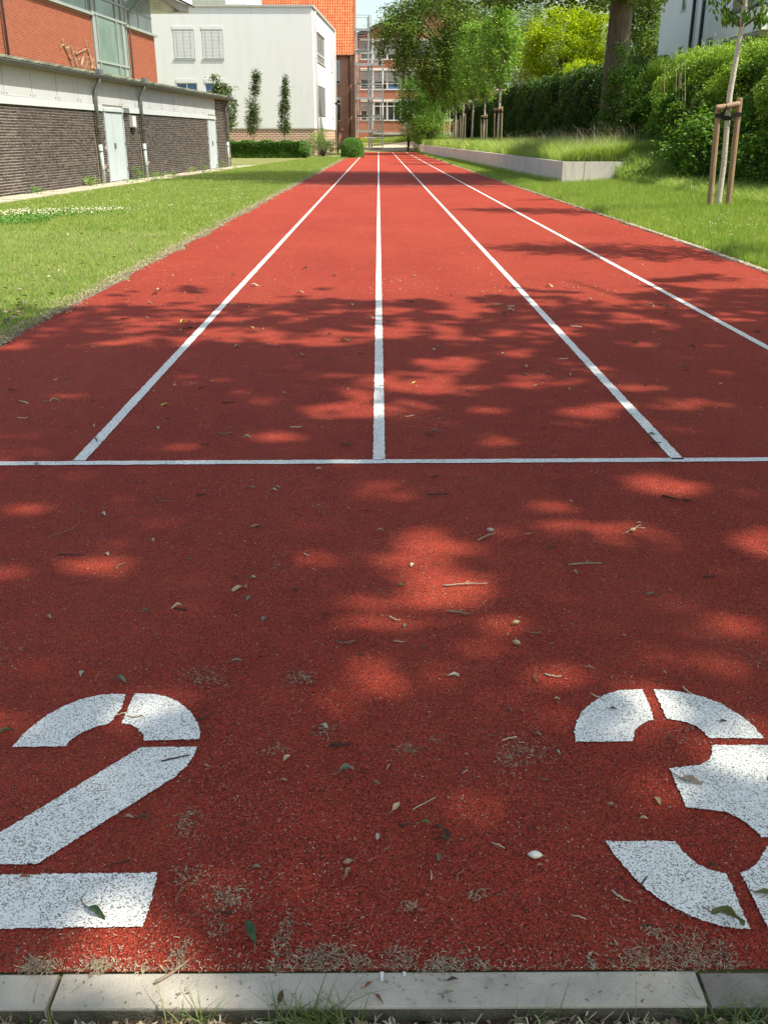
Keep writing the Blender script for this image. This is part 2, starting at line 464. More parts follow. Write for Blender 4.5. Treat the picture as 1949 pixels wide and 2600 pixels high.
def unit(a):
    return a / np.maximum(np.linalg.norm(a, axis=-1, keepdims=True), 1e-9)

def leaf_verts(C, S, aspect=0.55, fold=0.12, flat=0.35, D=None, r=None):
    """one bent quad per leaf"""
    r = r or rng
    n = len(C)
    S = np.broadcast_to(np.asarray(S, dtype=float), (n,))[:, None]
    if D is None:
        D = r.normal(size=(n, 3)); D[:, 2] = D[:, 2] * flat - 0.15
    D = unit(D)
    Nn = r.normal(size=(n, 3)) * 0.8; Nn[:, 2] = np.abs(Nn[:, 2]) + 0.5
    side = unit(np.cross(D, Nn)); up = np.cross(side, D)
    base = C - D * S * 0.5; tip = C + D * S * 0.5
    l = C + side * S * aspect * 0.5 + up * S * fold; q = C - side * S * aspect * 0.5 + up * S * fold
    V = np.stack([base, q, tip, l], axis=1).reshape(-1, 3)
    F = np.arange(4 * n).reshape(n, 4)
    return V, F

def foliage(name, C, S, mat, parent=None, kind=None, loc=None, **k):
    V, F = leaf_verts(np.asarray(C), S, **k)
    return put(name, mesh_np(name, V, F, mat), parent, kind, loc)

def ellipsoid_clusters(center, rad, ncl, per, cr, seed, shell=0.55, squash=0.7):
    r = np.random.default_rng(seed)
    d = unit(r.normal(size=(ncl, 3)))
    t = shell + (1 - shell) * r.random(ncl) ** 0.6
    lump = 1 + 0.18 * np.sin(d[:, 0] * 5 + seed) * np.cos(d[:, 2] * 4 + d[:, 1] * 3 + seed)
    cc = np.asarray(center) + d * np.asarray(rad) * (t * lump)[:, None]
    P = np.repeat(cc, per, axis=0)
    off = r.normal(size=P.shape) * cr * (0.55 + 0.6 * r.random((len(P), 1)))
    off[:, 2] *= squash
    return P + off, cc

def blades(P, H, W, seed, lean=0.35, segs=1):
    """grass blades as tapered strips"""
    r = np.random.default_rng(seed + 5000)
    n = len(P)
    H = np.broadcast_to(H, (n,)) * (0.6 + 0.8 * r.random(n)); W = np.broadcast_to(W, (n,))
    a = r.random(n) * 2 * np.pi
    side = np.stack([np.cos(a), np.sin(a), np.zeros(n)], 1)
    b = r.random(n) * 2 * np.pi
    ld = np.stack([np.cos(b), np.sin(b), np.zeros(n)], 1) * (lean * (0.3 + r.random(n)))[:, None]
    if segs == 1:
        V = np.stack([P - side * W[:, None] / 2, P + side * W[:, None] / 2, P + ld * H[:, None] + np.array([0, 0, 1]) * H[:, None]], 1).reshape(-1, 3)
        return V, np.arange(3 * n).reshape(n, 3)
    rows = []
    for k in range(segs + 1):
        t = k / segs
        c = P + ld * (H * t ** 1.9)[:, None] * 1.3 + np.array([0, 0, 1]) * (H * (t - 0.22 * t ** 3))[:, None]
        w = (W * (1 - 0.93 * t ** 1.5) / 2)[:, None]
        rows += [c - side * w, c + side * w]
    V = np.stack(rows, 1)
    m = 2 * (segs + 1)
    base = (np.arange(n) * m)[:, None]
    F = np.concatenate([base + np.array([[2 * k, 2 * k + 1, 2 * k + 3, 2 * k + 2]]) for k in range(segs)], 0)
    return V.reshape(-1, 3), F

def tz(x, y):
    """height of the ground"""
    x = np.asarray(x, dtype=float); y = np.asarray(y, dtype=float)
    right = np.clip((x - 3.9) / 5.0, 0, 1) * 0.34
    end = np.clip((y - 90.0) / 22.0, 0, 1)
    end = end * 0.95 + np.clip((x - 0.5) / 5.0, 0, 1) * end * 0.35
    front = np.where(y < 1.03, -0.055, 0.0)
    kerbside = np.where((y < 1.0), -0.0, 0.0)
    left = np.where(y > 90, 0, 0)
    return np.maximum(right * (y > 1.0), end) + front + kerbside + left
# ------------------------------------------------------------------ ground
def grid_mesh(name, xs, ys, zf, mat, dz=0.0):
    X, Y = np.meshgrid(xs, ys)
    V = np.stack([X.ravel(), Y.ravel(), (zf(X, Y) + dz).ravel()], 1)
    nx = len(xs)
    i = (np.arange(len(ys) - 1)[:, None] * nx + np.arange(nx - 1)[None, :]).ravel()
    F = np.stack([i, i + 1, i + nx + 1, i + nx], 1)
    return mesh_np(name, V, F, mat, True)

xs = np.unique(np.round(np.concatenate([np.linspace(-300, -20, 12), np.linspace(-20, 3.9, 50), np.linspace(3.9, 9.0, 24), np.linspace(9, 30, 12), np.linspace(30, 300, 10)]), 3))
ys = np.unique(np.round(np.concatenate([[-60, -30, -12, -5, 0, 0.6, 0.9, 1.02, 1.06], np.linspace(1.3, 30, 60), np.linspace(30, 90, 40), np.linspace(90, 125, 40), np.linspace(125, 600, 12)]), 3))
put('ground', grid_mesh('ground', xs, ys, tz, MT['lawn'], -0.012), kind='structure')

# soil in front of the kerb
xs2 = np.linspace(-1.6, 1.6, 90); ys2 = np.linspace(-1.2, 1.048, 60)
def soil_z(X, Y):
    return -0.021 + 0.005 * np.sin(X * 17 + Y * 9) * np.cos(Y * 23 + X * 5) + 0.006 * np.sin(X * 61 + 1) * np.cos(Y * 47) + 0.004 * np.sin(X * 130 + Y * 90)
put('soil', grid_mesh('soil', xs2, ys2, soil_z, MT['soil'], 0.0), kind='structure')

# running track: red rubber sheet with a slightly ragged left and right edge
TL, TR = -2.44, 3.72
yy = np.concatenate([np.linspace(1.122, 30, 300), np.linspace(30.3, 92, 120)])
r1 = np.random.default_rng(3)
lj = np.convolve(r1.normal(size=len(yy)) * 0.035, np.ones(5) / 3, 'same'); rj = np.convolve(r1.normal(size=len(yy)) * 0.035, np.ones(5) / 3, 'same')
left = np.where(yy < 65, TL + lj + 0.012 * np.clip(yy - 2, 0, 60) * 0.5, -1.30)
right = TR + 0.10 * np.exp(-((yy - 12) / 7) ** 2) + rj - 0.006 * np.clip(yy - 20, 0, 80)
V = np.concatenate([np.stack([left, yy, np.zeros_like(yy)], 1), np.stack([left * 0 , yy, np.zeros_like(yy)], 1), np.stack([right, yy, np.zeros_like(yy)], 1)])
n = len(yy); i = np.arange(n - 1)
F = np.concatenate([np.stack([i, i + n, i + n + 1, i + 1], 1), np.stack([i + n, i + 2 * n, i + 2 * n + 1, i + n + 1], 1)])
track = put('running_track', mesh_np('running_track', V, F, MT['track']), kind='structure')

def strip(name, pts, w, z, mat, parent, jag=0.0, seed=0, label=None, step=0.02):
    """painted strip along a polyline with slightly rough edges"""
    r = random.Random(seed); a = Vector((*pts[0], 0)); b = Vector((*pts[1], 0)); L = (b - a).length
    d = (b - a).normalized(); s = Vector((-d.y, d.x, 0))
    ts = []; t = 0.0; 
    while t < L:
        ts.append(t); t += step * (1 + t * 0.25)
    ts.append(L)
    v = []; f = []
    for k, t in enumerate(ts):
        p = a + d * t; j = jag
        v.append(tuple(p + s * (w / 2 + r.uniform(-j, j)))[:2] + (z,)); v.append(tuple(p - s * (w / 2 + r.uniform(-j, j)))[:2] + (z,))
        if k: f.append((2 * k - 2, 2 * k - 1, 2 * k + 1, 2 * k))
    m = MB().add(v, f)
    return m.build(name, mat, parent, label=label)
for k, (x, y1, lab) in enumerate([(-1.235, 86.5, 'left lane line'), (0.0, 91.0, 'centre lane line'), (1.235, 88.0, 'right lane line'), (2.46, 88.0, 'outer right lane line')]):
    strip('lane_line', ((x, 3.675), (x, y1)), 0.05, 0.0032, MT['paint'], track, 0.0022, k, 'white ' + lab)
strip('start_line', ((-2.43, 3.628), (3.9, 3.70)), 0.048, 0.0032, MT['paint'], track, 0.0022, 9, 'white start line across all lanes')
strip('cross_line', ((-2.0, 27.1), (3.72, 27.4)), 0.032, 0.0032, MT['paint_far'], track, 0.002, 10, 'thin pale line across the far lanes')
strip('cross_line', ((-2.0, 50.0), (3.5, 50.3)), 0.035, 0.0032, MT['paint_far'], track, 0.002, 11, 'thin pale line across the farthest lanes')
strip('track_edge_line', ((-2.30, 63.5), (-2.18, 36)), 0.03, 0.0032, MT['path'], track, 0.004, 12)

# stencilled numbers
def stencil(pieces, label):
    root = empty('lane_number', (sum(p[0] for p in pieces[0]) / len(pieces[0]), 1.57, 0.0), label, 'number', kind='thing')
    for q, poly in enumerate(pieces):
        # subdivide and jitter the outline; fill as a fan around the ear-clipped polygon
        r = random.Random(q + len(label)); out = []
        for a, b in zip(poly, poly[1:] + poly[:1]):
            L = math.dist(a, b); k = max(1, int(L / 0.004))
            for t in range(k):
                u = t / k; j = 0.0017
                out.append((a[0] + (b[0] - a[0]) * u + r.uniform(-j, j), a[1] + (b[1] - a[1]) * u + r.uniform(-j, j), 0.0032))
        MB().add(out, [tuple(range(len(out)))]).build('stencil_piece', MT['paint'], root)
    return root
TWO = [[(-0.801,1.715),(-0.687,1.718),(-0.681,1.745),(-0.664,1.772),(-0.641,1.79),(-0.612,1.805),(-0.602,1.865),(-0.607,1.924),(-0.64,1.926),(-0.676,1.918),(-0.709,1.901),(-0.739,1.874),(-0.765,1.838),(-0.785,1.795),(-0.796,1.76)],
 [(-0.586,1.804),(-0.563,1.799),(-0.545,1.783),(-0.528,1.762),(-0.52,1.738),(-0.399,1.743),(-0.401,1.767),(-0.413,1.804),(-0.438,1.849),(-0.472,1.889),(-0.507,1.913),(-0.544,1.925),(-0.586,1.927),(-0.586,1.857)],
 [(-0.795,1.359),(-0.728,1.443),(-0.524,1.709),(-0.518,1.714),(-0.398,1.714),(-0.4,1.68),(-0.408,1.649),(-0.426,1.612),(-0.449,1.582),(-0.628,1.36)],
 [(-0.82,1.331),(-0.403,1.337),(-0.398,1.274),(-0.4,1.212),(-0.82,1.205)]]
THREE = [[(0.432,1.728),(0.435,1.762),(0.449,1.806),(0.47,1.847),(0.498,1.88),(0.535,1.914),(0.574,1.933),(0.607,1.938),(0.633,1.938),(0.632,1.87),(0.626,1.811),(0.61,1.806),(0.587,1.789),(0.571,1.768),(0.558,1.729)],
 [(0.661,1.938),(0.706,1.933),(0.758,1.913),(0.8,1.879),(0.826,1.836),(0.845,1.788),(0.851,1.738),(0.728,1.741),(0.725,1.764),(0.715,1.788),(0.694,1.804),(0.657,1.816)],
 [(0.611,1.634),(0.676,1.643),(0.7,1.659),(0.717,1.682),(0.727,1.714),(0.851,1.714),(0.845,1.675),(0.825,1.63),(0.80,1.595),(0.828,1.555),(0.85,1.50),(0.863,1.424),(0.725,1.424),(0.719,1.447),(0.706,1.472),(0.683,1.496),(0.644,1.504),(0.609,1.509)],
 [(0.427,1.414),(0.557,1.413),(0.564,1.387),(0.579,1.355),(0.602,1.337),(0.626,1.327),(0.622,1.2),(0.584,1.205),(0.547,1.219),(0.511,1.246),(0.485,1.272),(0.463,1.306),(0.445,1.35),(0.434,1.379)],
 [(0.652,1.329),(0.688,1.349),(0.713,1.382),(0.727,1.398),(0.862,1.398),(0.85,1.33),(0.815,1.27),(0.76,1.22),(0.70,1.202),(0.653,1.2)]]
stencil(TWO, 'white stencilled digit two with a straight foot, cut by the left picture edge')
stencil(THREE, 'white stencilled digit three with two round bows, cut by the right picture edge')

# kerb of one-metre concrete stones
kerb = empty('kerb', (0, 1.08, 0), kind='structure')
def kerb_stone(x0, x1, mat, dz=0.0, skew=0.0):
    m = MB()
    b = 0.004
    prof = [(1.117, -0.16), (1.117, 0.000 + dz), (1.113, 0.003 + dz), (1.0532, 0.003 + dz), (1.0518, 0.0016 + dz), (1.0515, -0.001 + dz), (1.0514, -0.16)]
    v = [(x0 + 0.001 + (skew if y < 1.08 else 0), y, z) for y, z in prof] + [(x1 - 0.001, y, z) for y, z in prof]
    n = len(prof)
    m.add(v, [tuple(range(n))[::-1], tuple(range(n, 2 * n))] + [(i, (i + 1) % n, (i + 1) % n + n, i + n) for i in range(n)])
    return m.build('kerb_stone', mat, kerb)
kerb_stone(-1.515, -0.510, MT['kerb'])
kerb_stone(-0.504, 0.502, MT['kerb'], 0.001)
kerb_stone(0.508, 1.512, MT['kerb_dark'], -0.003)
for x0, x1 in ((-1.515, -0.510), (-0.504, 0.502), (0.508, 1.512)):   # the mossy lower front face
    m = MB().box(x0 + 0.004, x1 - 0.004, 1.0485, 1.0511, -0.16, -0.0015)
    m.build('mossy_face', MT['moss'], kerb)
for x, w in ((0.0, 0.006), (0.036, 0.005)):                        # two small white paint drips
    MB().add([(x, 1.114, 0.0065), (x + w, 1.114, 0.0065), (x + w * .8, 1.114 - (0.018 if x < 0.01 else 0.009), 0.0065), (x + w * .2, 1.114 - (0.018 if x < 0.01 else 0.009), 0.0065)], [(0, 3, 2, 1)]).build('paint_drip', MT['paint_far'], kerb)
# left edging of the track, mostly buried under litter
ed = empty('track_edging', (-2.5, 30, 0), kind='structure')
for k in range(62):
    y0 = 1.2 + k * 1.005
    MB().box(-2.505 + 0.006 * max(0, y0 - 2), -2.445 + 0.006 * max(0, y0 - 2), y0, y0 + 1.0, -0.12, -0.004).build('edging_stone', MT['edge_stone'], ed)
ed2 = empty('track_edging', (3.8, 20, 0), kind='structure')
for k in range(26):
    y0 = 6 + k * 1.005
    xo = 0.10 * math.exp(-((y0 - 12) / 7) ** 2)
    MB().box(3.74 + xo, 3.80 + xo, y0, y0 + 1.0, -0.12, 0.012).build('edging_stone', MT['slab' if y0 < 14.5 else 'edge_stone'], ed2)

# path beyond the end of the track, climbing to the school
def path_strip():
    v = []; f = []
    secs = [(92.0, -2.1, 3.6), (95, -1.8, 4.0), (98, -1.4, 5.2), (101, 0.2, 7.0), (104, 1.8, 9.0), (107, 3.4, 12.0)]
    for k, (y, a, b) in enumerate(secs):
        for t in range(9):
            x = a + (b - a) * t / 8
            v.append((x, y, float(tz(x, y)) + 0.004))
            if k and t: f.append(((k - 1) * 9 + t - 1, (k - 1) * 9 + t, k * 9 + t, k * 9 + t - 1))
    return MB().add(v, f).build('path', MT['path'], kind='structure')
path_strip()

# paving strip in front of the annexe
AX_, AB = -9.9, 0.0697
Ln = math.sqrt(1 + AB * AB)
def frA(u, o, z):       # u runs along the annexe wall, o outwards (towards the track)
    return (AX_ + AB * u + o / Ln, u - o * AB / Ln, z)
def frH(u, o, z):       # same for the wall of the hall behind
    return (-17.2 + AB * u + o / Ln, u - o * AB / Ln, z)
pv = empty('paving', (-7.6, 32, 0), kind='structure')
r2 = random.Random(5)
for k in range(62):
    for j in range(2):
        u = 16.5 + k * 0.505
        if u > 47: continue
        MB().box(u, u + 0.497, 0.02 + j * 0.405, 0.02 + j * 0.405 + 0.397, -0.06, 0.012 + r2.uniform(-.006, .006), frA).build('paving_slab', MT['slab'], pv)

# ------------------------------------------------------------------ retaining wall and raised bed
wx = lambda y: 5.35 - 0.019 * y
wall = empty('retaining_wall', (4.85, 26.3, 0), 'low pale concrete retaining wall holding the tall grass bed', 'wall')
def frW(u, o, z): return (wx(u) + o, u, z)
y = 26.3
k = 0
while y < 100:
    MB().box(y + (0.12 if k == 0 else 0.006), y + 2.994, 0.0, 0.12, -0.3, 0.645, frW).build('concrete_panel', MT['concrete'], wall)
    y += 3.0; k += 1
x0 = wx(26.3)
MB().box(x0, x0 + 0.565, 26.3, 26.42, -0.3, 0.645).build('concrete_panel', MT['concrete'], wall)
MB().box(x0 + 0.577, x0 + 1.68, 26.3, 26.42, -0.3, 0.645).build('concrete_panel', MT['concrete'], wall)
def bed_z(x, y): return 0.57 + np.clip((x - 5.0) / 4.0, 0, 1) * 0.30
gx = np.linspace(0, 1, 14); gy = np.linspace(26.43, 100, 60)
V = []; 
for yv in gy:
    for t in gx:
        a = wx(yv) + 0.125; xx = a + (8.9 - a) * t
        V.append((xx, yv, float(bed_z(xx, yv)) + 0.02 * math.sin(xx * 5 + yv * 3)))
i = (np.arange(len(gy) - 1)[:, None] * 14 + np.arange(13)[None]).ravel()
put('planting_bed', mesh_np('planting_bed', V, np.stack([i, i + 1, i + 15, i + 14], 1), MT['lawn'], True), kind='structure')
# bank that closes the bed at its near end
def bank_z(x, y):
    x = np.asarray(x, dtype=float); y = np.asarray(y, dtype=float)
    t = np.clip((y - 23.9) / 2.54, 0, 1); t = t * t * (3 - 2 * t) * np.clip((x - 6.15) / 0.5, 0, 1)
    return tz(x, y) + (bed_z(x, y) - tz(x, y)) * t
put('bank', grid_mesh('bank', np.linspace(6.1, 9.2, 22), np.linspace(23.8, 26.46, 20), bank_z, MT['lawn'], 0.0), kind='structure')

# ------------------------------------------------------------------ annexe (dark brick sheds)
def thing(name, loc, label, cat, group=None): return empty(name, loc, label, cat, group)
ann = thing('annexe_building', (-8.0, 30, 0), 'long low dark brick annexe with pale panels and steel doors', 'building')
U0, U1 = 14.0, 45.8
D1, D2 = (29.17, 30.84), (41.62, 42.98)      # door openings
m = MB()
for a, b in ((U0, D1[0]), (D1[1], D2[0]), (D2[1], U1 - 0.012)):
    m.box(a, b, -0.24, -0.012, -0.1, 1.93, frA)
m.box(U0, U1 - 0.012, -0.24, -0.014, 1.93, 2.80, frA)
m.box(U0, U0 + 0.2, -5.2, -0.24, -0.1, 2.9, frA)
m.box(U1 - 0.24, U1 - 0.014, -5.2, -0.24, -0.1, 2.9, frA)
m.build('wall', MT['mortar'], ann)
# bricks, running bond with stray headers
near = []; many = MB()
rb = random.Random(11)
ang = math.atan2(-AB, 1.0)
CH = 1.93 / 31
brick_me = {}
def brick_mesh(w):
    if w not in brick_me:
        h = CH - 0.0175
        mm = MB(); c = 0.003
        mm.add([(0, -w / 2, -h / 2), (0, w / 2, -h / 2), (0, w / 2, h / 2), (0, -w / 2, h / 2),
                (0.011 - c, -w / 2, -h / 2), (0.011 - c, w / 2, -h / 2), (0.011 - c, w / 2, h / 2), (0.011 - c, -w / 2, h / 2),
                (0.011, -w / 2 + c, -h / 2 + c), (0.011, w / 2 - c, -h / 2 + c), (0.011, w / 2 - c, h / 2 - c), (0.011, -w / 2 + c, h / 2 - c)],
               [(0, 1, 5, 4), (1, 2, 6, 5), (2, 3, 7, 6), (3, 0, 4, 7), (4, 5, 9, 8), (5, 6, 10, 9), (6, 7, 11, 10), (7, 4, 8, 11), (8, 9, 10, 11)])
        brick_me[w] = mm.mesh('brick', MT['dark_brick'])
    return brick_me[w]
nb = 0
spots = []
for c in range(31):
    for a, b in ((14.0, D1[0]), (D1[1], D2[0]), (D2[1], U1)):
        u = a + (0.125 if (c % 2 and a > 21) else 0.0) - (rb.random() * 0.2 if a < 21 else 0)
        if c % 2 and a > 21: spots.append((a + 0.055, 0.115 - 0.01, c))
        while u < b - 0.06:
            w = 0.24 if rb.random() > 0.25 else 0.115
            w = min(w, b - u - 0.002)
            spots.append((u + w / 2, w, c)); u += w + 0.0125
for c in range(31, 44):                                             # pier at the far end rises to the eaves
    u = D2[1] + 0.14
    while u < U1 - 0.06:
        w = min(0.24, U1 - u - 0.002); spots.append((u + w / 2, w, c)); u += w + 0.0105
spots.sort(key=lambda s: s[0])
for u, w, c in spots:
    zc = (c + 0.5) * CH + 0.004
    if w in (0.24, 0.115) and nb < 298 and u > 21.3:
        o = put('brick', brick_mesh(w), ann, loc=(0, 0, 0))
        p = frA(u, -0.012 + rb.uniform(-.0015, .0015), zc)
        o.location = (p[0] - ann.location[0], p[1] - ann.location[1], p[2]); o.rotation_euler = (0, 0, ang); nb += 1
    else:
        many.box(u - w / 2, u + w / 2, -0.012, -0.001 + rb.uniform(-.0015, .0015), zc - CH / 2 + 0.0088, zc + CH / 2 - 0.0088, frA)
many.build('brickwork', MT['dark_brick_m'], ann, 'stuff')
# far end wall bricks
m = MB()
for c in range(44):
    o0 = -0.12 * (c % 2)
    o = -0.0 + o0
    while o > -5.0:
        m.box(U1 - 0.012, U1 + 0.0, o - 0.24, o - 0.012, c * CH + 0.007, (c + 1) * CH - 0.007, frA); o -= 0.25
m.build('end_brickwork', MT['dark_brick_m'], ann, 'stuff')
# steel beam, panels
for a, b in ((U0, D1[0] - 0.12), (D1[1] + 0.02, D2[0] - 0.02)):
    MB().box(a, b, 0.0, 0.045, 1.935, 2.105, frA).build('steel_beam', MT['steel_white'], ann)
joints = [14.0, 15.47, 16.94, 18.4, 19.87, 21.34, 22.81, 24.33, 25.85, 27.33, 28.80, 30.78, 32.22, 33.69, 35.16, 36.62, 38.08, 39.54, 41.0, 43.0]
rr = random.Random(2)
for a, b in zip(joints, joints[1:]):
    MB().box(a + 0.012, b - 0.012, -0.01, 0.022 + rr.uniform(-.003, .003), 2.112, 2.74, frA).build('facade_panel', MT['panel'], ann)
    for uu in (a + 0.13, b - 0.13):
        MB().tube([frA(uu, 0.02, 2.16), frA(uu, 0.032, 2.16)], 0.018, 6).build('bolt', MT['zinc'], ann)
for a in joints[5:]:
    MB().box(a - 0.010, a + 0.010, 0.0, 0.012, 2.112, 2.74, frA).build('joint_strip', MT['zinc'], ann)
# doors
def door(a, b, lab):
    d = MB().box(a, a + 0.06, -0.02, 0.035, 0, 1.93, frA).box(b - 0.06, b, -0.02, 0.035, 0, 1.93, frA).box(a - 0.06, b + 0.06, -0.02, 0.05, 1.935, 2.02, frA).build('door', MT['door'], ann, label=lab)
    w = b - a
    for p, q in ((a + 0.065, a + w * 0.40), (a + w * 0.41, b - 0.065)):
        MB().box(p, q, -0.03, 0.012, 0.03, 1.90, frA).build('door_leaf', MT['door'], d)
    MB().box(a + w * 0.40 + .02, a + w * 0.40 + .06, 0.012, 0.06, 0.92, 1.08, frA).build('handle', MT['zinc'], d)
    for z in (0.3, 1.0, 1.75):
        MB().tube([frA(b - 0.05, 0.045, z), frA(b - 0.05, 0.045, z + 0.1)], 0.014, 6).build('hinge', MT['zinc'], d)
    return d
door(D1[0], D1[1], 'pale blue double steel door in the middle of the annexe')
door(D2[0], D2[1], 'pale blue double steel door near the far end of the annexe')
MB().box(30.88, 31.35, 0.05, 0.075, 1.93, 2.07, frA).build('cover_plate', MT['zinc'], ann)
lb = MB().box(31.50, 31.88, 0.0, 0.10, 1.53, 1.86, frA).build('wall_lamp', MT['coping'], ann)
MB().box(31.52, 31.70, 0.10, 0.115, 1.56, 1.83, frA).build('lamp_glass', MT['white_frame'], lb)
MB().box(31.54, 31.84, 0.0, 0.07, 1.40, 1.50, frA).build('sensor', MT['black'], lb)
# roof: soffit, gutter, tiles
OV = 0.20
MB().prism([(0, 0)] , 0, 0) if False else None
def frRoof(u, o, z): return frA(u, o, z)
rs = MB()
rp = math.tan(math.radians(5.5))
for (ua, ub) in ((U0, 46.1),):
    for oa, ob in ((OV, -5.25),):
        za, zb2 = 2.775, 2.775 + (OV + 5.25) * rp
        v = [frA(ua, oa, za), frA(ub, oa, za), frA(ub, ob, zb2), frA(ua, ob, zb2), frA(ua, oa, za + .03), frA(ub, oa, za + .03), frA(ub, ob, zb2 + .03), frA(ua, ob, zb2 + .03)]
        rs.add(v, [(0, 1, 2, 3), (4, 7, 6, 5), (0, 4, 5, 1), (1, 5, 6, 2), (2, 6, 7, 3), (3, 7, 4, 0)])
rs.build('roof', MT['eave'], ann)
MB().box(U0, 46.05, 0.02, OV - 0.01, 2.742, 2.772, frA).build('soffit', MT['eave'], ann)
gp = MB()                                                         # half-round gutter
ng = 8
v = []; f = []
for k, u in enumerate((U0, 46.15)):
    for t in range(ng + 1):
        a = math.pi * t / ng
        v.append(frA(u, OV + 0.065 - 0.065 * math.cos(a), 2.80 - 0.065 * math.sin(a)))
    for t in range(ng + 1):
        a = math.pi * (ng - t) / ng
        v.append(frA(u, OV + 0.065 - 0.058 * math.cos(a), 2.80 - 0.058 * math.sin(a)))
M2 = 2 * (ng + 1)
for t in range(M2): f.append((t, (t + 1) % M2, M2 + (t + 1) % M2, M2 + t))
gp.add(v, f); gp.tube([frA(U0, OV + 0.13, 2.805), frA(46.15, OV + 0.13, 2.805)], 0.011, 6)
gut = gp.build('gutter', MT['gutter'], ann, smooth=False)
rt = random.Random(4)
th = 0.30
tile = MB()
def tile_verts(u, o, w=0.318, l=0.40, lift=0.0):
    """one flat interlocking tile, tipped so its left edge laps over its neighbour"""
    def q(uu, oo, h):
        return frA(uu, oo, 2.835 + (OV - oo) * rp + h)
    t = 0.018
    return [q(u, o, 0.004 + lift), q(u + w, o, 0.060 + lift), q(u + w, o - l, 0.046 + lift), q(u, o - l, -0.008 + lift),
            q(u, o, 0.004 + t + lift), q(u + w * .45, o, 0.022 + t + lift), q(u + w, o, 0.064 + t + lift), q(u + w, o - l, 0.050 + t + lift), q(u + w * .45, o - l, 0.012 + t + lift), q(u, o - l, -0.004 + t + lift)]
TF = [(0, 3, 2, 1), (4, 5, 8, 9), (5, 6, 7, 8), (0, 1, 6, 5, 4), (1, 2, 7, 6), (2, 3, 9, 8, 7), (3, 0, 4, 9)]
rest = MB()
u = 14.0; cnt = 0
while u < 46.0:
    if u > 20.2: MB().add(tile_verts(u, OV + 0.045, lift=rt.uniform(0, .006)), TF).build('tile', MT['roof_tile'], ann)
    else: rest.add(tile_verts(u, OV + 0.045, lift=rt.uniform(0, .006)), TF)
    for row in range(1, 16):
        rest.add(tile_verts(u, OV + 0.045 - row * 0.345, lift=0.006 + rt.uniform(0, .006)), TF)
    u += 0.30
rest.build('roof_tiling', MT['roof_tile_m'], ann, 'stuff')
# downpipes
def downpipe(u, lab):
    p = MB().tube([frA(u, OV + 0.05, 2.74), frA(u, OV + 0.03, 2.66), frA(u, 0.13, 2.50), frA(u, 0.10, 2.42), frA(u, 0.10, 1.05)], 0.05, 10)
    d = p.build('downpipe', MT['zinc'], ann, label=lab, smooth=True)
    MB().tube([frA(u, 0.10, 1.05), frA(u, 0.10, -0.02)], 0.056, 10).build('lower_pipe', MT['pale_pipe'], d, smooth=True)
    MB().tube([frA(u - 0.075, 0.10, 2.79), frA(u + 0.075, 0.10, 2.79)], 0.001, 3).build('outlet_wire', MT['zinc'], d)
    for z in (0.35, 0.86, 1.5, 2.2):
        MB().tube([frA(u, 0.10, z), frA(u, 0.10, z + 0.03)], 0.064, 10).build('pipe_clip', MT['zinc'], d)
    MB().tube([frA(u + .02, 0.16, 0.42), frA(u + .03, 0.19, 0.52)], 0.03, 7).build('rust_collar', MT['ivy_dry'], d)
    MB().box(u - 0.16, u + 0.14, OV + 0.02, OV + 0.15, 2.82, 2.97, frA).build('leaf_guard', MT['zinc'], d)
    MB().tube([frA(u - .12, 0.03, 0.0), frA(u - .13, 0.03, 0.9), frA(u - .2, 0.03, 1.3)], 0.008, 5).build('earth_cable', MT['ivy_dry'], d)
downpipe(28.4, 'zinc downpipe left of the middle double door')
downpipe(32.5, 'zinc downpipe beside the wall lamp')
downpipe(44.75, 'zinc downpipe at the far corner')

# ------------------------------------------------------------------ hall behind the annexe
hall = thing('hall_building', (-14, 50, 0), 'tall red brick hall with green glass bay behind the annexe', 'building')
HU0, HU1 = 30.0, 60.7
HT = 6.62
hm = MB()
for a, b in ((HU0, 50.35), (55.4, HU1)):
    hm.box(a, b, -0.3, -0.005, -0.1, HT, frH)
hm.box(HU1 - 0.3, HU1 - 0.012, -9.0, -0.3, -0.1, HT, frH)
hm.build('wall', MT['red_mortar'], hall)
rb = random.Random(21); hb = MB()
HC = 0.0625
c0 = int(2.6 / HC)
for c in range(c0, int(HT / HC)):
    for a, b in ((30.0, 50.33), (55.42, HU1)):
        u = a + (0.12 if c % 2 else 0)
        while u < b - 0.05:
            w = min(0.238, b - u)
            zc = c * HC
            hb.add([frH(u, 0.0, zc + .007), frH(u + w, 0.0, zc + .007), frH(u + w, 0.0, zc + HC - .007), frH(u, 0.0, zc + HC - .007),
                    frH(u, -0.011, zc + .007), frH(u + w, -0.011, zc + .007), frH(u + w, -0.011, zc + HC - .007), frH(u, -0.011, zc + HC - .007)],
                   [(0, 1, 2, 3), (3, 2, 6, 7), (0, 4, 5, 1), (1, 5, 6, 2)])
            u += w + 0.014
hb.build('brickwork', MT['red_brick'], hall, 'stuff')
e = MB()
for c in range(c0, int(HT / HC)):
    o = -0.12 * (c % 2)
    while o > -6:
        e.box(HU1 - 0.012, HU1, o - 0.238, o, c * HC + .005, (c + 1) * HC - .006, frH); o -= 0.25
e.build('end_brickwork', MT['red_brick'], hall, 'stuff')
for a, b in ((HU0, 50.40), (55.3, HU1 + 0.25)):
    MB().box(a, b, -0.2, 0.16, HT + 0.005, HT + 0.13, frH).build('sill_ledge', MT['tower_frame'], hall)
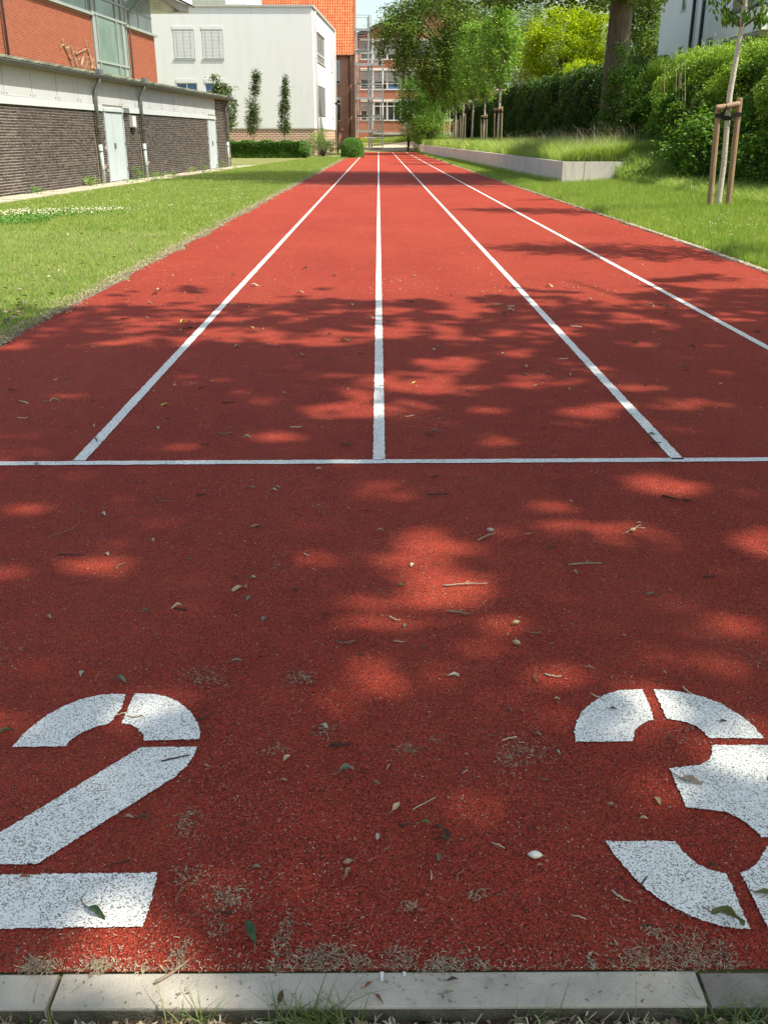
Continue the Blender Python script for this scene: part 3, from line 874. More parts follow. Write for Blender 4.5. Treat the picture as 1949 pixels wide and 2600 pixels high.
# glazed band under the roof
us = [30.0, 34.0, 38.0, 42.0, 46.0, 49.8, 50.9]
BT = 9.0
for a, b in zip(us, us[1:]):
    w = MB().box(a, a + 0.07, -0.05, 0.03, HT + .135, BT, frH).box(a, b, -0.05, 0.03, BT - .1, BT, frH).build('window', MT['tower_frame'], hall)
    MB().box(a + 0.075, b - .003, -0.04, 0.0, HT + .14, BT - .105, frH).build('pane', MT['tower_glass'], w)
for a, b in ((55.35, 57.8), (57.8, 60.4)):
    w = MB().box(a, a + 0.08, -0.05, 0.03, HT + .135, BT, frH).box(a, b, -0.05, 0.03, BT - .1, BT, frH).box(a, b, -0.05, 0.028, 7.5, 7.57, frH).build('window', MT['tower_frame'], hall)
    MB().box(a + 0.085, b - .003, -0.04, 0.0, HT + .14, BT - .105, frH).build('pane', MT['tower_glass'], w)
# glass bay
bay = MB()
BU = [50.35, 50.95, 53.85, 54.75, 55.4]
zs = [2.6, 4.70, 6.78, 7.55, BT]
for u in BU: bay.box(u - 0.045, u + 0.045, 0.0, 0.085, 2.6, BT, frH)
for z in zs[1:]: bay.box(BU[0] + 0.05, BU[-1] - .05, 0.0, 0.075, z - 0.05, z + 0.05, frH)
bayo = bay.build('glass_bay', MT['tower_frame'], hall)
for a, b in zip(BU, BU[1:]):
    for c, d in zip(zs, zs[1:]):
        solid = (b - a) < 0.7
        MB().box(a + .05, b - .05, -0.02, 0.02, c + .055, d - .055, frH).build('pane', MT['tower_frame'] if solid else MT['tower_glass'], bayo)
# roof with wide eaves and its gable end
rf = MB()
def rz_(o): return 9.06 + (1.5 - o) * math.tan(math.radians(24))
v = []
for u in (HU0, HU1 + 0.1):
    for o in (1.5, -8.0):
        for t in (0, 0.2): v.append(frH(u, o, rz_(o) + t))
rf.add(v, [(0, 1, 5, 4), (2, 6, 7, 3), (0, 4, 6, 2), (1, 3, 7, 5), (0, 2, 3, 1), (4, 5, 7, 6)])
rf.build('roof', MT['louvre'], hall)
def pipe2(pts, lab):
    MB().tube([frH(*p) for p in pts], 0.055, 8).build('downpipe', MT['zinc'], hall, smooth=True, label=lab)
pipe2([(40.2, 1.4, 9.0), (40.25, 0.5, 7.2), (40.3, 0.12, 6.9), (40.3, 0.12, 3.2)], 'zinc downpipe at the left of the hall wall')
pipe2([(56.9, 1.4, 9.0), (56.0, 0.6, 7.8), (55.75, 0.14, 7.35), (55.7, 0.14, 3.2)], 'bent zinc downpipe right of the glass bay')
# projecting porch roof at the far end of the hall
pr = thing('porch_roof', (-12.2, 61.6, 8.0), 'small cream gable end of a roof jutting past the hall', 'roof')
MB().prism([(-15.0, 8.03), (-11.15, 8.03), (-11.9, 8.40), (-13.2, 9.1), (-15.0, 9.9)], 61.55, 61.7).build('gable_board', MT['cream'], pr)
MB().prism([(-11.02, 8.01), (-10.98, 8.33), (-12.17, 8.82), (-13.6, 9.5), (-13.9, 9.35), (-12.4, 8.62), (-11.5, 8.03)], 61.45, 61.54).build('fascia', MT['coping'], pr)
MB().prism([(-11.85, 8.03), (-11.3, 8.03), (-11.92, 8.38)], 61.49, 61.545).build('dark_triangle', MT['grey_blind'], pr)  # darker triangular piece low on the gable board
MB().prism([(-10.82, 8.30), (-10.80, 8.36), (-13.6, 9.66), (-15.0, 10.3), (-15.0, 10.2), (-13.6, 9.52)], 61.3, 62.3).build('roof_slope', MT['dark_roof'], pr)
MB().box(-15.0, -11.05, 61.46, 61.9, 7.975, 8.005).build('soffit', MT['cream'], pr)
for z in (8.15, 8.3, 8.45):
    MB().box(-13.05, -12.6, 61.53, 61.549, z, z + 0.03).build('louvre_slat', MT['louvre'], pr)
# dead creeper on the hall wall
def creeper():
    r = random.Random(8)
    root = thing('dead_creeper', frH(48.0, 0.02, 4.3), 'bare tangled dead creeper clinging to the red brick wall', 'plant')
    mm = MB()
    P = [[(50.2, 4.2), (49.7, 4.5), (49.5, 5.0), (49.25, 5.3), (49.2, 5.6)], [(47.7, 4.2), (47.6, 4.6), (47.3, 4.9), (47.1, 5.25)],
         [(47.1, 4.35), (46.8, 4.7), (46.5, 4.95), (46.25, 5.2), (46.2, 5.4)], [(46.5, 4.95), (46.9, 4.95), (47.0, 5.15)], [(46.3, 5.05), (46.0, 4.95), (45.9, 4.8)],
         [(47.65, 4.8), (48.3, 4.9), (48.9, 5.05), (49.2, 5.1)], [(48.2, 4.35), (48.6, 4.7), (48.8, 4.75), (49.1, 4.55)], [(49.6, 4.3), (49.9, 4.7), (50.1, 4.5)], [(49.6, 4.9), (49.1, 5.2)]]
    for p in P:
        for q in range(3):
            pts = []
            for k in range(len(p) - 1):
                for t in (0, .33, .66):
                    u = p[k][0] + (p[k + 1][0] - p[k][0]) * t + r.uniform(-.07, .07); z = p[k][1] + (p[k + 1][1] - p[k][1]) * t + r.uniform(-.05, .05)
                    pts.append(frH(u, 0.03 + r.random() * 0.05, z))
            mm.tube(pts, [0.022 - 0.014 * k / len(pts) for k in range(len(pts))], 5)
    for q in range(90):
        u = r.gauss(48.9, 0.9); z = 4.2 + abs(r.gauss(0, 0.45)); a = r.random() * 6.28
        mm.tube([frH(u, .03, z), frH(u + .2 * math.cos(a), .09, z + .12 * math.sin(a)), frH(u + .35 * math.cos(a + .5), .05, z + .2 * math.sin(a + .6))], 0.007, 4)
    mm.build('stems', MT['ivy_dry'], root)
creeper()
# ------------------------------------------------------------------ helpers for facades
def wall_holes(mb, u0, u1, z0, z1, holes, o0, o1, fr=ID):
    us = sorted({u0, u1, *[h[0] for h in holes], *[h[1] for h in holes]})
    zs = sorted({z0, z1, *[h[2] for h in holes], *[h[3] for h in holes]})
    for a, b in zip(us, us[1:]):
        run = None
        for c, d in zip(zs, zs[1:]):
            um, zm = (a + b) / 2, (c + d) / 2
            inside = any(h[0] < um < h[1] and h[2] < zm < h[3] for h in holes)
            if inside:
                if run: mb.box(a, b, o0, o1, run[0], run[1], fr); run = None
            else:
                run = (run[0], d) if run else (c, d)
        if run: mb.box(a, b, o0, o1, run[0], run[1], fr)

def window(parent, h, fr, o=0.0, s=1, frame='white_frame', glass='dark_glass', box=0.0, blind=0.0, cols=1, rows=(), blind_mat='blind', sill=True, fw=0.06, label=None, depth=0.10, slats=None):
    """h=(u0,u1,z0,z1); o = wall face, s = +1 when the outside is at larger o"""
    u0, u1, z0, z1 = h
    e = 0.004
    def B(mb, a, b, p, q, c, d):
        lo, hi = sorted((o + s * p, o + s * q)); mb.box(a, b, lo, hi, c, d, fr); return mb
    zt = z1 - box
    f = MB()
    B(f, u0 + e, u0 + fw, -depth, -0.03, z0 + e, zt - e); B(f, u1 - fw, u1 - e, -depth, -0.03, z0 + e, zt - e)
    B(f, u0 + fw, u1 - fw, -depth, -0.03, z0 + e, z0 + fw); B(f, u0 + fw, u1 - fw, -depth, -0.03, zt - fw, zt - e)
    for k in range(1, cols):
        uc = u0 + (u1 - u0) * k / cols
        B(f, uc - fw / 2, uc + fw / 2, -depth, -0.032, z0 + fw, zt - fw)
    for z in rows:
        B(f, u0 + fw, u1 - fw, -depth + .005, -0.028, z - fw / 2, z + fw / 2)
    w = f.build('window', MT[frame], parent, label=label)
    B(MB(), u0 + fw * .8, u1 - fw * .8, -depth + 0.01, -depth + 0.03, z0 + fw * .8, zt - fw * .8).build('pane', MT[glass], w)
    if box:
        B(MB(), u0 + e, u1 - e, -depth, 0.03, zt, z1 - e).build('blind_box', MT[frame], w)
    if blind:
        m = MB(); zb_ = zt - blind * (zt - z0 - fw)
        n = int((zt - zb_) / (slats or 0.085)); st = (zt - zb_) / max(n, 1)
        for k in range(n):
            z = zb_ + k * st
            lo, hi = o + s * -0.004, o + s * 0.012
            m.add([fr(u0 + fw * .7, hi, z + .006), fr(u1 - fw * .7, hi, z + .006), fr(u1 - fw * .7, lo, z + st * 1.03), fr(u0 + fw * .7, lo, z + st * 1.03)], [(0, 1, 2, 3)])
        b_ = m.build('blind', MT[blind_mat], w, 'stuff')
        c = MB()
        for t in (0.18, 0.5, 0.82):
            uc = u0 + (u1 - u0) * t
            B(c, uc - .012, uc + .012, 0.012, 0.018, zb_, zt)
        c.build('blind_cord', MT['coping'], w)
    if sill:
        B(MB(), u0 - .04, u1 + .04, -depth - .002, 0.06, z0 - 0.05, z0).build('sill', MT['coping'], w)
    return w

# ------------------------------------------------------------------ white school wing
wb = thing('white_building', (-10, 80, 0), 'flat roofed white rendered building on a brick plinth', 'building')
XC = -4.70
frS = lambda u, o, z: (-8.563 + 0.0515 * u + o, u, z)
ZT = 9.82
FW = [(-14.69, -13.17, 6.49, 8.60), (-12.64, -11.12, 6.49, 8.60), (-14.69, -13.17, 3.25, 5.18), (-12.63, -11.13, 3.25, 5.18), (-18.4, -16.9, 6.49, 8.60)]
m = MB()
wall_holes(m, -24.0, XC, 1.90, ZT, FW, 75.0, 75.3)
m.build('wall', MT['stucco'], wb)
SW = [(77.6, 83.4, 6.52, 8.80), (77.35, 83.0, 2.88, 5.15), (88.45, 89.6, 6.45, 8.90), (88.6, 89.6, 2.80, 5.20)]
m = MB()
wall_holes(m, 75.303, 91.5, 1.90, ZT, SW, -0.3, 0.0, frS)
m.build('side_wall', MT['stucco'], wb)
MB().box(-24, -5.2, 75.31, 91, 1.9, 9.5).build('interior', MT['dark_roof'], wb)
MB().add([(-24, 74.9, ZT + .002), (XC + .12, 74.9, ZT + .002), frS(91.6, .12, ZT + .002), (-24, 91.6, ZT + .002), (-24, 74.9, ZT + .14), (XC + .12, 74.9, ZT + .14), frS(91.6, .12, ZT + .14), (-24, 91.6, ZT + .14)],
         [(0, 3, 2, 1), (4, 5, 6, 7), (0, 1, 5, 4), (1, 2, 6, 5), (2, 3, 7, 6), (3, 0, 4, 7)]).build('coping', MT['coping'], wb)
m = MB().box(-24.0, XC - 0.04, 75.04, 75.3, -0.2, 1.80)
m.box(75.301, 91.45, -0.3, -0.04, -0.2, 1.80, frS)
m.build('plinth', MT['plinth_brick'], wb)
m = MB().box(-24.0, XC, 74.985, 75.3, 1.803, 1.897); m.box(75.301, 91.5, -0.3, 0.0, 1.803, 1.897, frS)
m.build('plinth_course', MT['coping'], wb)
for k, h in enumerate(FW):
    up = h[3] > 6
    if up: window(wb, h, ID, 75.0, -1, box=0.21, blind=1.0, label=None if k == 4 else 'window with its white outside blind fully down')
    else: window(wb, h, ID, 75.0, -1, box=0.26, blind=0, glass='blue_glass', cols=2, label='window with open blind and blue glass')
window(wb, SW[0], frS, 0.0, 1, box=0.26, blind=0, cols=4, rows=(7.1,), glass='dark_glass')
window(wb, SW[1], frS, 0.0, 1, box=0.26, blind=1.0, cols=3, blind_mat='grey_blind')
window(wb, SW[2], frS, 0.0, 1, box=0.0, cols=1); window(wb, SW[3], frS, 0.0, 1, box=0.0, cols=1)
MB().tube([frS(76.3, .09, 9.7), frS(76.3, .09, 2.1), frS(76.6, .12, 1.7), frS(76.8, .1, -.1)], 0.06, 8).build('downpipe', MT['coping'], wb, smooth=True)
MB().tube([frS(91.3, .09, 9.8), frS(91.3, .09, 0.0)], 0.06, 8).build('downpipe', MT['coping'], wb, smooth=True)
# recessed upper storey
m = MB(); wall_holes(m, -22, -9.9, 9.97, 13.6, [(-14.02, -11.5, 10.2, 12.6)], 80.0, 80.3)
m.box(-9.9 - .3, -9.9, 80.301, 90, 9.97, 13.6)
m.build('upper_storey', MT['stucco'], wb)
window(wb, (-14.02, -11.5, 10.2, 12.6), ID, 80.0, -1, blind=1.0, blind_mat='louvre', cols=2, slats=0.12)

# ------------------------------------------------------------------ old brick building with the orange roof
gb = thing('gabled_building', (-7, 104, 0), 'old red brick school house with steep orange tiled roof', 'building')
GX = -2.22; GY0, GY1 = 98.0, 111.9
GE = 8.40
pit = math.radians(52)
ridge_y = (GY0 + GY1) / 2; GR = GE + (ridge_y - GY0) * math.tan(pit)
FH = [(-4.9, -3.60, 4.74, 7.88), (-4.9, -3.60, 2.70, 4.0), (-4.9, -3.6, -1, -0.5)]
FH = [(-4.95, -3.60, 5.05, 7.88), (-4.95, -3.60, 2.72, 5.95 - 1.4)]
FH = [(-4.95, -3.60, 4.98, 7.90), (-4.95, -3.60, 2.00, 4.62)]
FH = [(-4.95, -3.60, 5.95, 8.0), (-4.95, -3.60, 2.72, 4.78)]
m = MB(); wall_holes(m, -14.0, GX - 0.303, 0.0, GE, FH, GY0, GY0 + 0.3)
m.build('front_wall', MT['old_brick'], gb)
SH = [(99.6, 104.2, 5.9, 8.0), (99.6, 104.2, 2.75, 4.9), (104.9, 106.2, 9.2, 11.6), (105.6, 109.0, 5.9, 8.0), (105.6, 109.0, 2.75, 4.9)]
m = MB(); wall_holes(m, GY0 + 0.001, GY1, 0.0, GE, [h for h in SH if h[3] < GE], -0.3, 0.0, lambda u, o, z: (GX + o, u, z))
m.add([(GX - .3, GY0, GE + .001), (GX - .3, GY1, GE + .001), (GX - .3, ridge_y, GR), (GX, GY0, GE + .001), (GX, GY1, GE + .001), (GX, ridge_y, GR)], [(0, 2, 1), (3, 4, 5), (0, 1, 4, 3), (1, 2, 5, 4), (2, 0, 3, 5)])
m.build('gable_wall', MT['old_brick'], gb)
frG = lambda u, o, z: (GX + o, u, z)
for h in SH:
    if h[3] < GE: window(gb, h, frG, 0.0, 1, box=0.0, cols=4, rows=((h[2] + h[3]) / 2 + .4,), blind=0)
    else: window(gb, (h[0], h[1], h[2], h[3]), frG, 0.08, 1, box=0.0, cols=1, depth=0.07)
for h in FH: window(gb, h, ID, GY0, -1, cols=2, rows=(h[3] - .55,), blind=0.9 if h[3] > 7 else 0, box=0.2)
for h in SH[:2] + SH[3:]:
    m = MB()
    for k in range(6): m.box(h[0] + .2 + k * .7, h[0] + .45 + k * .7, 0.0, 0.06, h[2] - .28, h[2] - .055, frG)
    m.build('corbel', MT['old_brick'], gb)
MB().box(-14, GX - .31, GY0 - .06, GY0 - .002, 1.85, 2.0).box(GY0, GY1, 0.002, .06, 1.85, 2.0, frG).build('string_course', MT['old_brick'], gb)
for xx in (-2.75,):
    MB().tube([(xx, GY0 - .12, GE - .05), (xx, GY0 - .12, 0.2)], 0.07, 8).build('downpipe', MT['brown_pipe'], gb, smooth=True)
MB().tube([(-14, GY0 - .42, GE - .02), (GX + .1, GY0 - .42, GE - .02)], 0.075, 8).build('gutter', MT['brown_pipe'], gb)
# pantiles
tl = MB(); gauge = 0.33; tw = 0.235
sl = (math.cos(pit), math.sin(pit))
y0r, z0r = GY0 - 0.42, GE - 0.02
nrow = int(((ridge_y - y0r) / sl[0]) / gauge) + 1
for row in range(nrow):
    for c in range(48):
        x1 = GX - 0.12 - c * tw; x0 = x1 - tw
        d0, d1 = row * gauge, (row + 1) * gauge + 0.03
        pr_ = []
        for t, hh in ((0, 0.045), (0.2, 0.075), (0.42, 0.05), (0.7, 0.012), (1.0, 0.03)):
            pr_.append((x1 - tw * t * 1.0, hh))
        v = []
        for d, lift in ((d0, 0.035), (d1, 0.0)):
            for x, hh in pr_:
                q = hh + lift
                v.append((x, y0r + d * sl[0] - q * sl[1], z0r + d * sl[1] + q * sl[0]))
        v += [(x, y0r + d0 * sl[0] - (hh - .01) * sl[1], z0r + d0 * sl[1] + (hh - .01) * sl[0]) for x, hh in pr_]
        f = [(k, k + 1, k + 6, k + 5) for k in range(4)] + [(10 + k, 11 + k, k + 1, k) for k in range(4)]
        tl.add(v, f)
tl.build('roof_tiling', MT['orange_tile'], gb, 'stuff')
MB().add([(-14, y0r + .01, z0r - .02), (GX - .08, y0r + .01, z0r - .02), (GX - .08, ridge_y, GR + .32), (-14, ridge_y, GR + .32), (GX - .08, GY1 + .3, GE - .1), (-14, GY1 + .3, GE - .1)], [(0, 1, 2, 3), (3, 2, 4, 5)]).build('roof_boarding', MT['old_brick'], gb)
MB().add([(GX - .10, y0r - .03, z0r + .0), (GX + .02, y0r - .03, z0r + .0), (GX + .02, ridge_y - .05, GR + .50), (GX - .10, ridge_y - .05, GR + .50), (GX - .10, y0r - .03, z0r + .11), (GX + .02, y0r - .03, z0r + .11), (GX + .02, ridge_y - .05, GR + .62), (GX - .10, ridge_y - .05, GR + .62)],
         [(0, 3, 2, 1), (4, 5, 6, 7), (0, 1, 5, 4), (1, 2, 6, 5), (3, 0, 4, 7)]).build('verge_board', MT['brown_pipe'], gb)

# ------------------------------------------------------------------ school block closing the view
sc_ = thing('school_building', (4, 112, 0), 'red brick school block with long white window bands at the far end', 'building')
SY = 112.0
bands = [(9.02, 10.80), (6.05, 7.95), (2.95, 4.86)]
holes = [(-1.95, 15.6, a, b) for a, b in bands] + [(-0.6, 15.6, 0.9, 1.50)]
m = MB(); wall_holes(m, GX + .01, 16.0, 0.0, 11.0, holes, SY, SY + .3)
m.add([(GX + .01, SY, 11.001), (16, SY, 11.001), (16, SY, 11.3), (6.2, SY, 14.35), (GX + .01, SY, 11.3), (GX + .01, SY + .3, 11.001), (16, SY + .3, 11.001), (16, SY + .3, 11.3), (6.2, SY + .3, 14.35), (GX + .01, SY + .3, 11.3)],
      [(0, 1, 2, 3, 4), (9, 8, 7, 6, 5), (0, 5, 6, 1), (2, 7, 8, 3), (3, 8, 9, 4)])
m.build('wall', MT['school_brick'], sc_)
MB().add([(GX - .5, SY - .5, 11.0), (6.2, SY - .5, 14.45), (16.5, SY - .5, 11.3), (GX - .5, SY - .5, 11.42), (6.2, SY - .5, 14.85), (16.5, SY - .5, 11.7), (GX - .5, SY + 12, 11.0), (6.2, SY + 12, 14.45), (16.5, SY + 12, 11.3), (GX - .5, SY + 12, 11.42), (6.2, SY + 12, 14.85), (16.5, SY + 12, 11.7)],
         [(0, 1, 4, 3), (1, 2, 5, 4), (3, 4, 10, 9), (4, 5, 11, 10), (0, 6, 7, 1), (1, 7, 8, 2), (0, 3, 9, 6), (2, 8, 11, 5)]).build('roof', MT['dark_roof'], sc_)
for fl, (a, b) in enumerate(bands):
    MB().box(-1.95, 15.6, SY - .05, SY - .002, b + .003, b + .24).build('blind_box', MT['white_frame'], sc_)
    u = -1.95; k = 0
    while u < 15.5:
        w_ = 1.46
        r = random.Random(fl * 50 + k)
        bl = (0.75, 0.6, 0)[fl] if (k > 0) else 0.5
        window(sc_, (u, min(u + w_, 15.6), a, b), ID, SY, -1, cols=2 if fl == 2 else 1, rows=(a + 0.62 if fl < 2 else b - .45,), blind=bl, blind_mat='grey_blind', glass='blue_glass' if (fl == 1 and k % 3 == 2) else 'dark_glass', fw=0.08, depth=.12, slats=0.14)
        u += w_; k += 1
MB().box(-0.6, 15.6, SY + .1, SY + .2, 0.9, 1.5).build('basement_glazing', MT['tower_frame'], sc_)
for k in range(11): MB().box(-.6 + k * 1.5, -.5 + k * 1.5, SY + .02, SY + .095, .9, 1.5).build('mullion', MT['coping'], sc_)
MB().box(-0.6, 15.6, SY - .15, SY - .002, 1.503, 1.75).build('basement_lintel', MT['coping'], sc_)

# ------------------------------------------------------------------ galvanised escape stair
es = thing('escape_stair', (-0.8, 94.5, 0.3), 'zigzag galvanised steel escape stair against the old brick house', 'staircase')
LV_ = [1.85, 4.63, 7.41, 10.2]
YF, YB = 93.0, 97.6
XA, XM, XB = -2.1, -0.75, 0.45
for x, y in ((-0.86, YF + .5), (-0.62, YF + .5), (-0.86, YB), (-0.62, YB), (-2.05, YB), (0.42, YB)):
    top = 11.2 if x < -.8 and y < 95 else 8.0 if y < 95 else 7.8
    g0 = float(tz(x, y)) - .1
    MB().box(x - .07, x + .07, y - .07, y + .07, g0, top).build('post', MT['galv'], es)
for k, z in enumerate(LV_):
    xb = XM if k == 3 else XB
    pl = MB().box(XA, xb, YF, YF + 1.3, z - .03, z).box(XA, xb, YF, YF + .08, z - .2, z - .031).box(XA, XA + .08, YF + .081, YF + 1.3, z - .2, z - .031).box(xb - .08, xb, YF + .081, YF + 1.3, z - .2, z - .031).build('landing', MT['galv'], es)
    rl = MB()
    for x in (XA + .03, XM - .1, XM + .12, xb - .03):
        rl.tube([(x, YF + .03, z), (x, YF + .03, z + 1.05)], 0.028, 6)
    for h in (1.05, 0.85):
        rl.tube([(XA, YF + .03, z + h), (xb, YF + .03, z + h)], 0.025, 6)
    x = XA + .12
    while x < xb - .05 and k < 3:
        rl.tube([(x, YF + .03, z + .08), (x, YF + .03, z + .85)], 0.010, 4); x += .13
    rl.tube([(XA + .03, YF, z + 1.05), (XA + .03, YF + 1.3, z + 1.05)], .025, 6)
    rl.build('railing', MT['galv'], es)
for k, z in enumerate(LV_[:3]):
    zm = z + 1.39
    MB().box(XA, XB, YB - .2, YB + .9, zm - .03, zm).box(XA, XB, YB - .2, YB - .13, zm - .2, zm - .031).build('half_landing', MT['galv'], es)
    def flight(xa, xb, ya, za, yb, zb, mat):
        fl = MB()
        n = 8
        for t in range(n):
            y = ya + (yb - ya) * (t + .5) / n; zz = za + (zb - za) * (t + 1) / n
            fl.box(xa + .05, xb - .05, min(y - .16, y + .16), max(y - .16, y + .16), zz - .045, zz - .01)
        fo = fl.build('flight', MT['galv'], es)
        for x in (xa, xb - .05):
            s = MB(); dz = 0.1
            s.add([(x, ya, za - dz), (x + .05, ya, za - dz), (x + .05, yb, zb - dz), (x, yb, zb - dz), (x, ya, za + dz), (x + .05, ya, za + dz), (x + .05, yb, zb + dz), (x, yb, zb + dz)],
                  [(0, 3, 2, 1), (4, 5, 6, 7), (0, 1, 5, 4), (1, 2, 6, 5), (2, 3, 7, 6), (3, 0, 4, 7)])
            s.build('stringer', MT[mat], fo)
            s = MB().tube([(x + .025, ya, za + 1.0), (x + .025, yb, zb + 1.0)], .03, 6)
            for t in range(5):
                q = (t + .3) / 5; s.tube([(x + .025, ya + (yb - ya) * q, za + (zb - za) * q), (x + .025, ya + (yb - ya) * q, za + (zb - za) * q + 1.0)], .016, 4)
            s.build('handrail', MT[mat], fo)
    flight(-0.55, XB, YF + 1.3, z, YB - .2, zm, 'galv_light')
    flight(XA, -0.95, YB - .2, zm, YF + 1.3, LV_[k + 1], 'galv')
st0 = MB()
for t in range(9): st0.box(-0.5, .4, YF + 1.3 + t * .3, YF + 1.6 + t * .3 - .03, 1.85 - (t + 1) * .17 - .04, 1.85 - (t + 1) * .17)
st0.build('flight', MT['galv'], es)
m = MB().tube([(-1.3, YF + .02, 1.19), (XB, YF + .02, 1.19)], .035, 6)
m.tube([(XB - .03, YF + .02, 1.19), (XB - .03, YF + .02, 1.8)], .03, 6); m.tube([(.15, YF + .02, 1.19), (.15, YF + .02, 1.8)], .03, 6)
m.build('lower_rail', MT['galv_light'], es)

# lamp post
lp = thing('lamp_post', (-3.3, 82, 0), 'slim dark lamp post with a bracket lamp at the corner of the old brick house', 'street lamp')
MB().tube([(-3.3, 82, 0), (-3.3, 82, 3.8)], [0.055, 0.04], 8).build('post', MT['black'], lp, smooth=True)
MB().tube([(-3.3, 82, 3.62), (-3.42, 82, 3.7), (-3.62, 82, 3.84)], 0.03, 6).build('bracket', MT['black'], lp)
MB().tube([(-3.36, 82, 3.84), (-3.36, 82, 3.70)], [.10, .05], 10).build('lamp_head', MT['black'], lp)

# ------------------------------------------------------------------ white house beyond the hedge
hx = 18.0
frU = lambda u, o, z: (hx - o, u, z)
hs = thing('white_house', (hx + 5, 58, 0), 'white plastered house with black downpipes rising above the hedge on the right', 'house')
sc1 = lambda y: y * 1.2
zc1 = lambda z: 1.24 + (z - 1.24) * 1.2
HH = [(61.65, 62.55, zc1(5.25) - .5, zc1(5.42)), (61.8, 62.75, zc1(7.03), zc1(9.3)), (56.2, 57.3, 4.0, zc1(5.42)), (55.9, 56.15, 4.0, zc1(5.15))]
m = MB(); wall_holes(m, 54.9, 68.5, 0.0, 14.0, HH, -0.4, 0.0, frU)
m.box(49.35, 54.9, -0.4, 0.0, zc1(5.18), 7.0, frU)               # parapet that carries on to the near corner
m.box(hx + .4, hx + 12, 49.3, 49.7, 5.95, 7.0)
m.box(hx + 1.8, hx + 12, 51.5, 68.5, 0, 14)
m.build('wall', MT['stucco_blue'], hs)
MB().box(hx + 0.01, hx + 12, 49.72, 54.88, 5.80, 5.95).build('balcony_slab', MT['grey_blind'], hs)  # dark grey stands for the shaded underside of the overhang
MB().box(hx + 1.5, hx + 12, 51.0, 54.89, 0.0, 5.79).build('recessed_wall', MT['grey_blind'], hs)  # shadow of the recess put into the dark grey wall colour
MB().box(49.30, 54.88, -0.45, 0.04, 7.003, 7.10, frU).build('parapet_cap', MT['black'], hs)
for h in HH: window(hs, h, frU, 0.0, 1, frame='coping', sill=h[1] > 57, fw=.06)
for yv, tp in ((60.04, 13.5), (58.27, 13.5)):
    MB().box(yv - .11, yv + .11, .003, .14, 2.5, tp, frU).build('downpipe', MT['black'], hs)
MB().box(59.55, 59.75, .003, .012, 2.5, 13.5, frU).build('render_joint', MT['coping'], hs)
for k in range(4): MB().tube([(hx - .05, 55.7 + .0, 0), (hx - .05, 55.7, 5.3)], .06, 6).build('balcony_post', MT['black'], hs) if k == 0 else None
# ------------------------------------------------------------------ vegetation
def tube_np(pts, rad, n=8): return MB().tube(pts, rad, n)
def limb_path(a, b, wob, r, k=5):
    a = Vector(a); b = Vector(b); out = []
    for t in range(k + 1):
        u = t / k; p = a.lerp(b, u); 
        if 0 < t < k: p += Vector((r.uniform(-1, 1), r.uniform(-1, 1), r.uniform(-.6, .6))) * wob
        p.z += math.sin(u * math.pi) * wob * .5
        out.append(p)
    return out

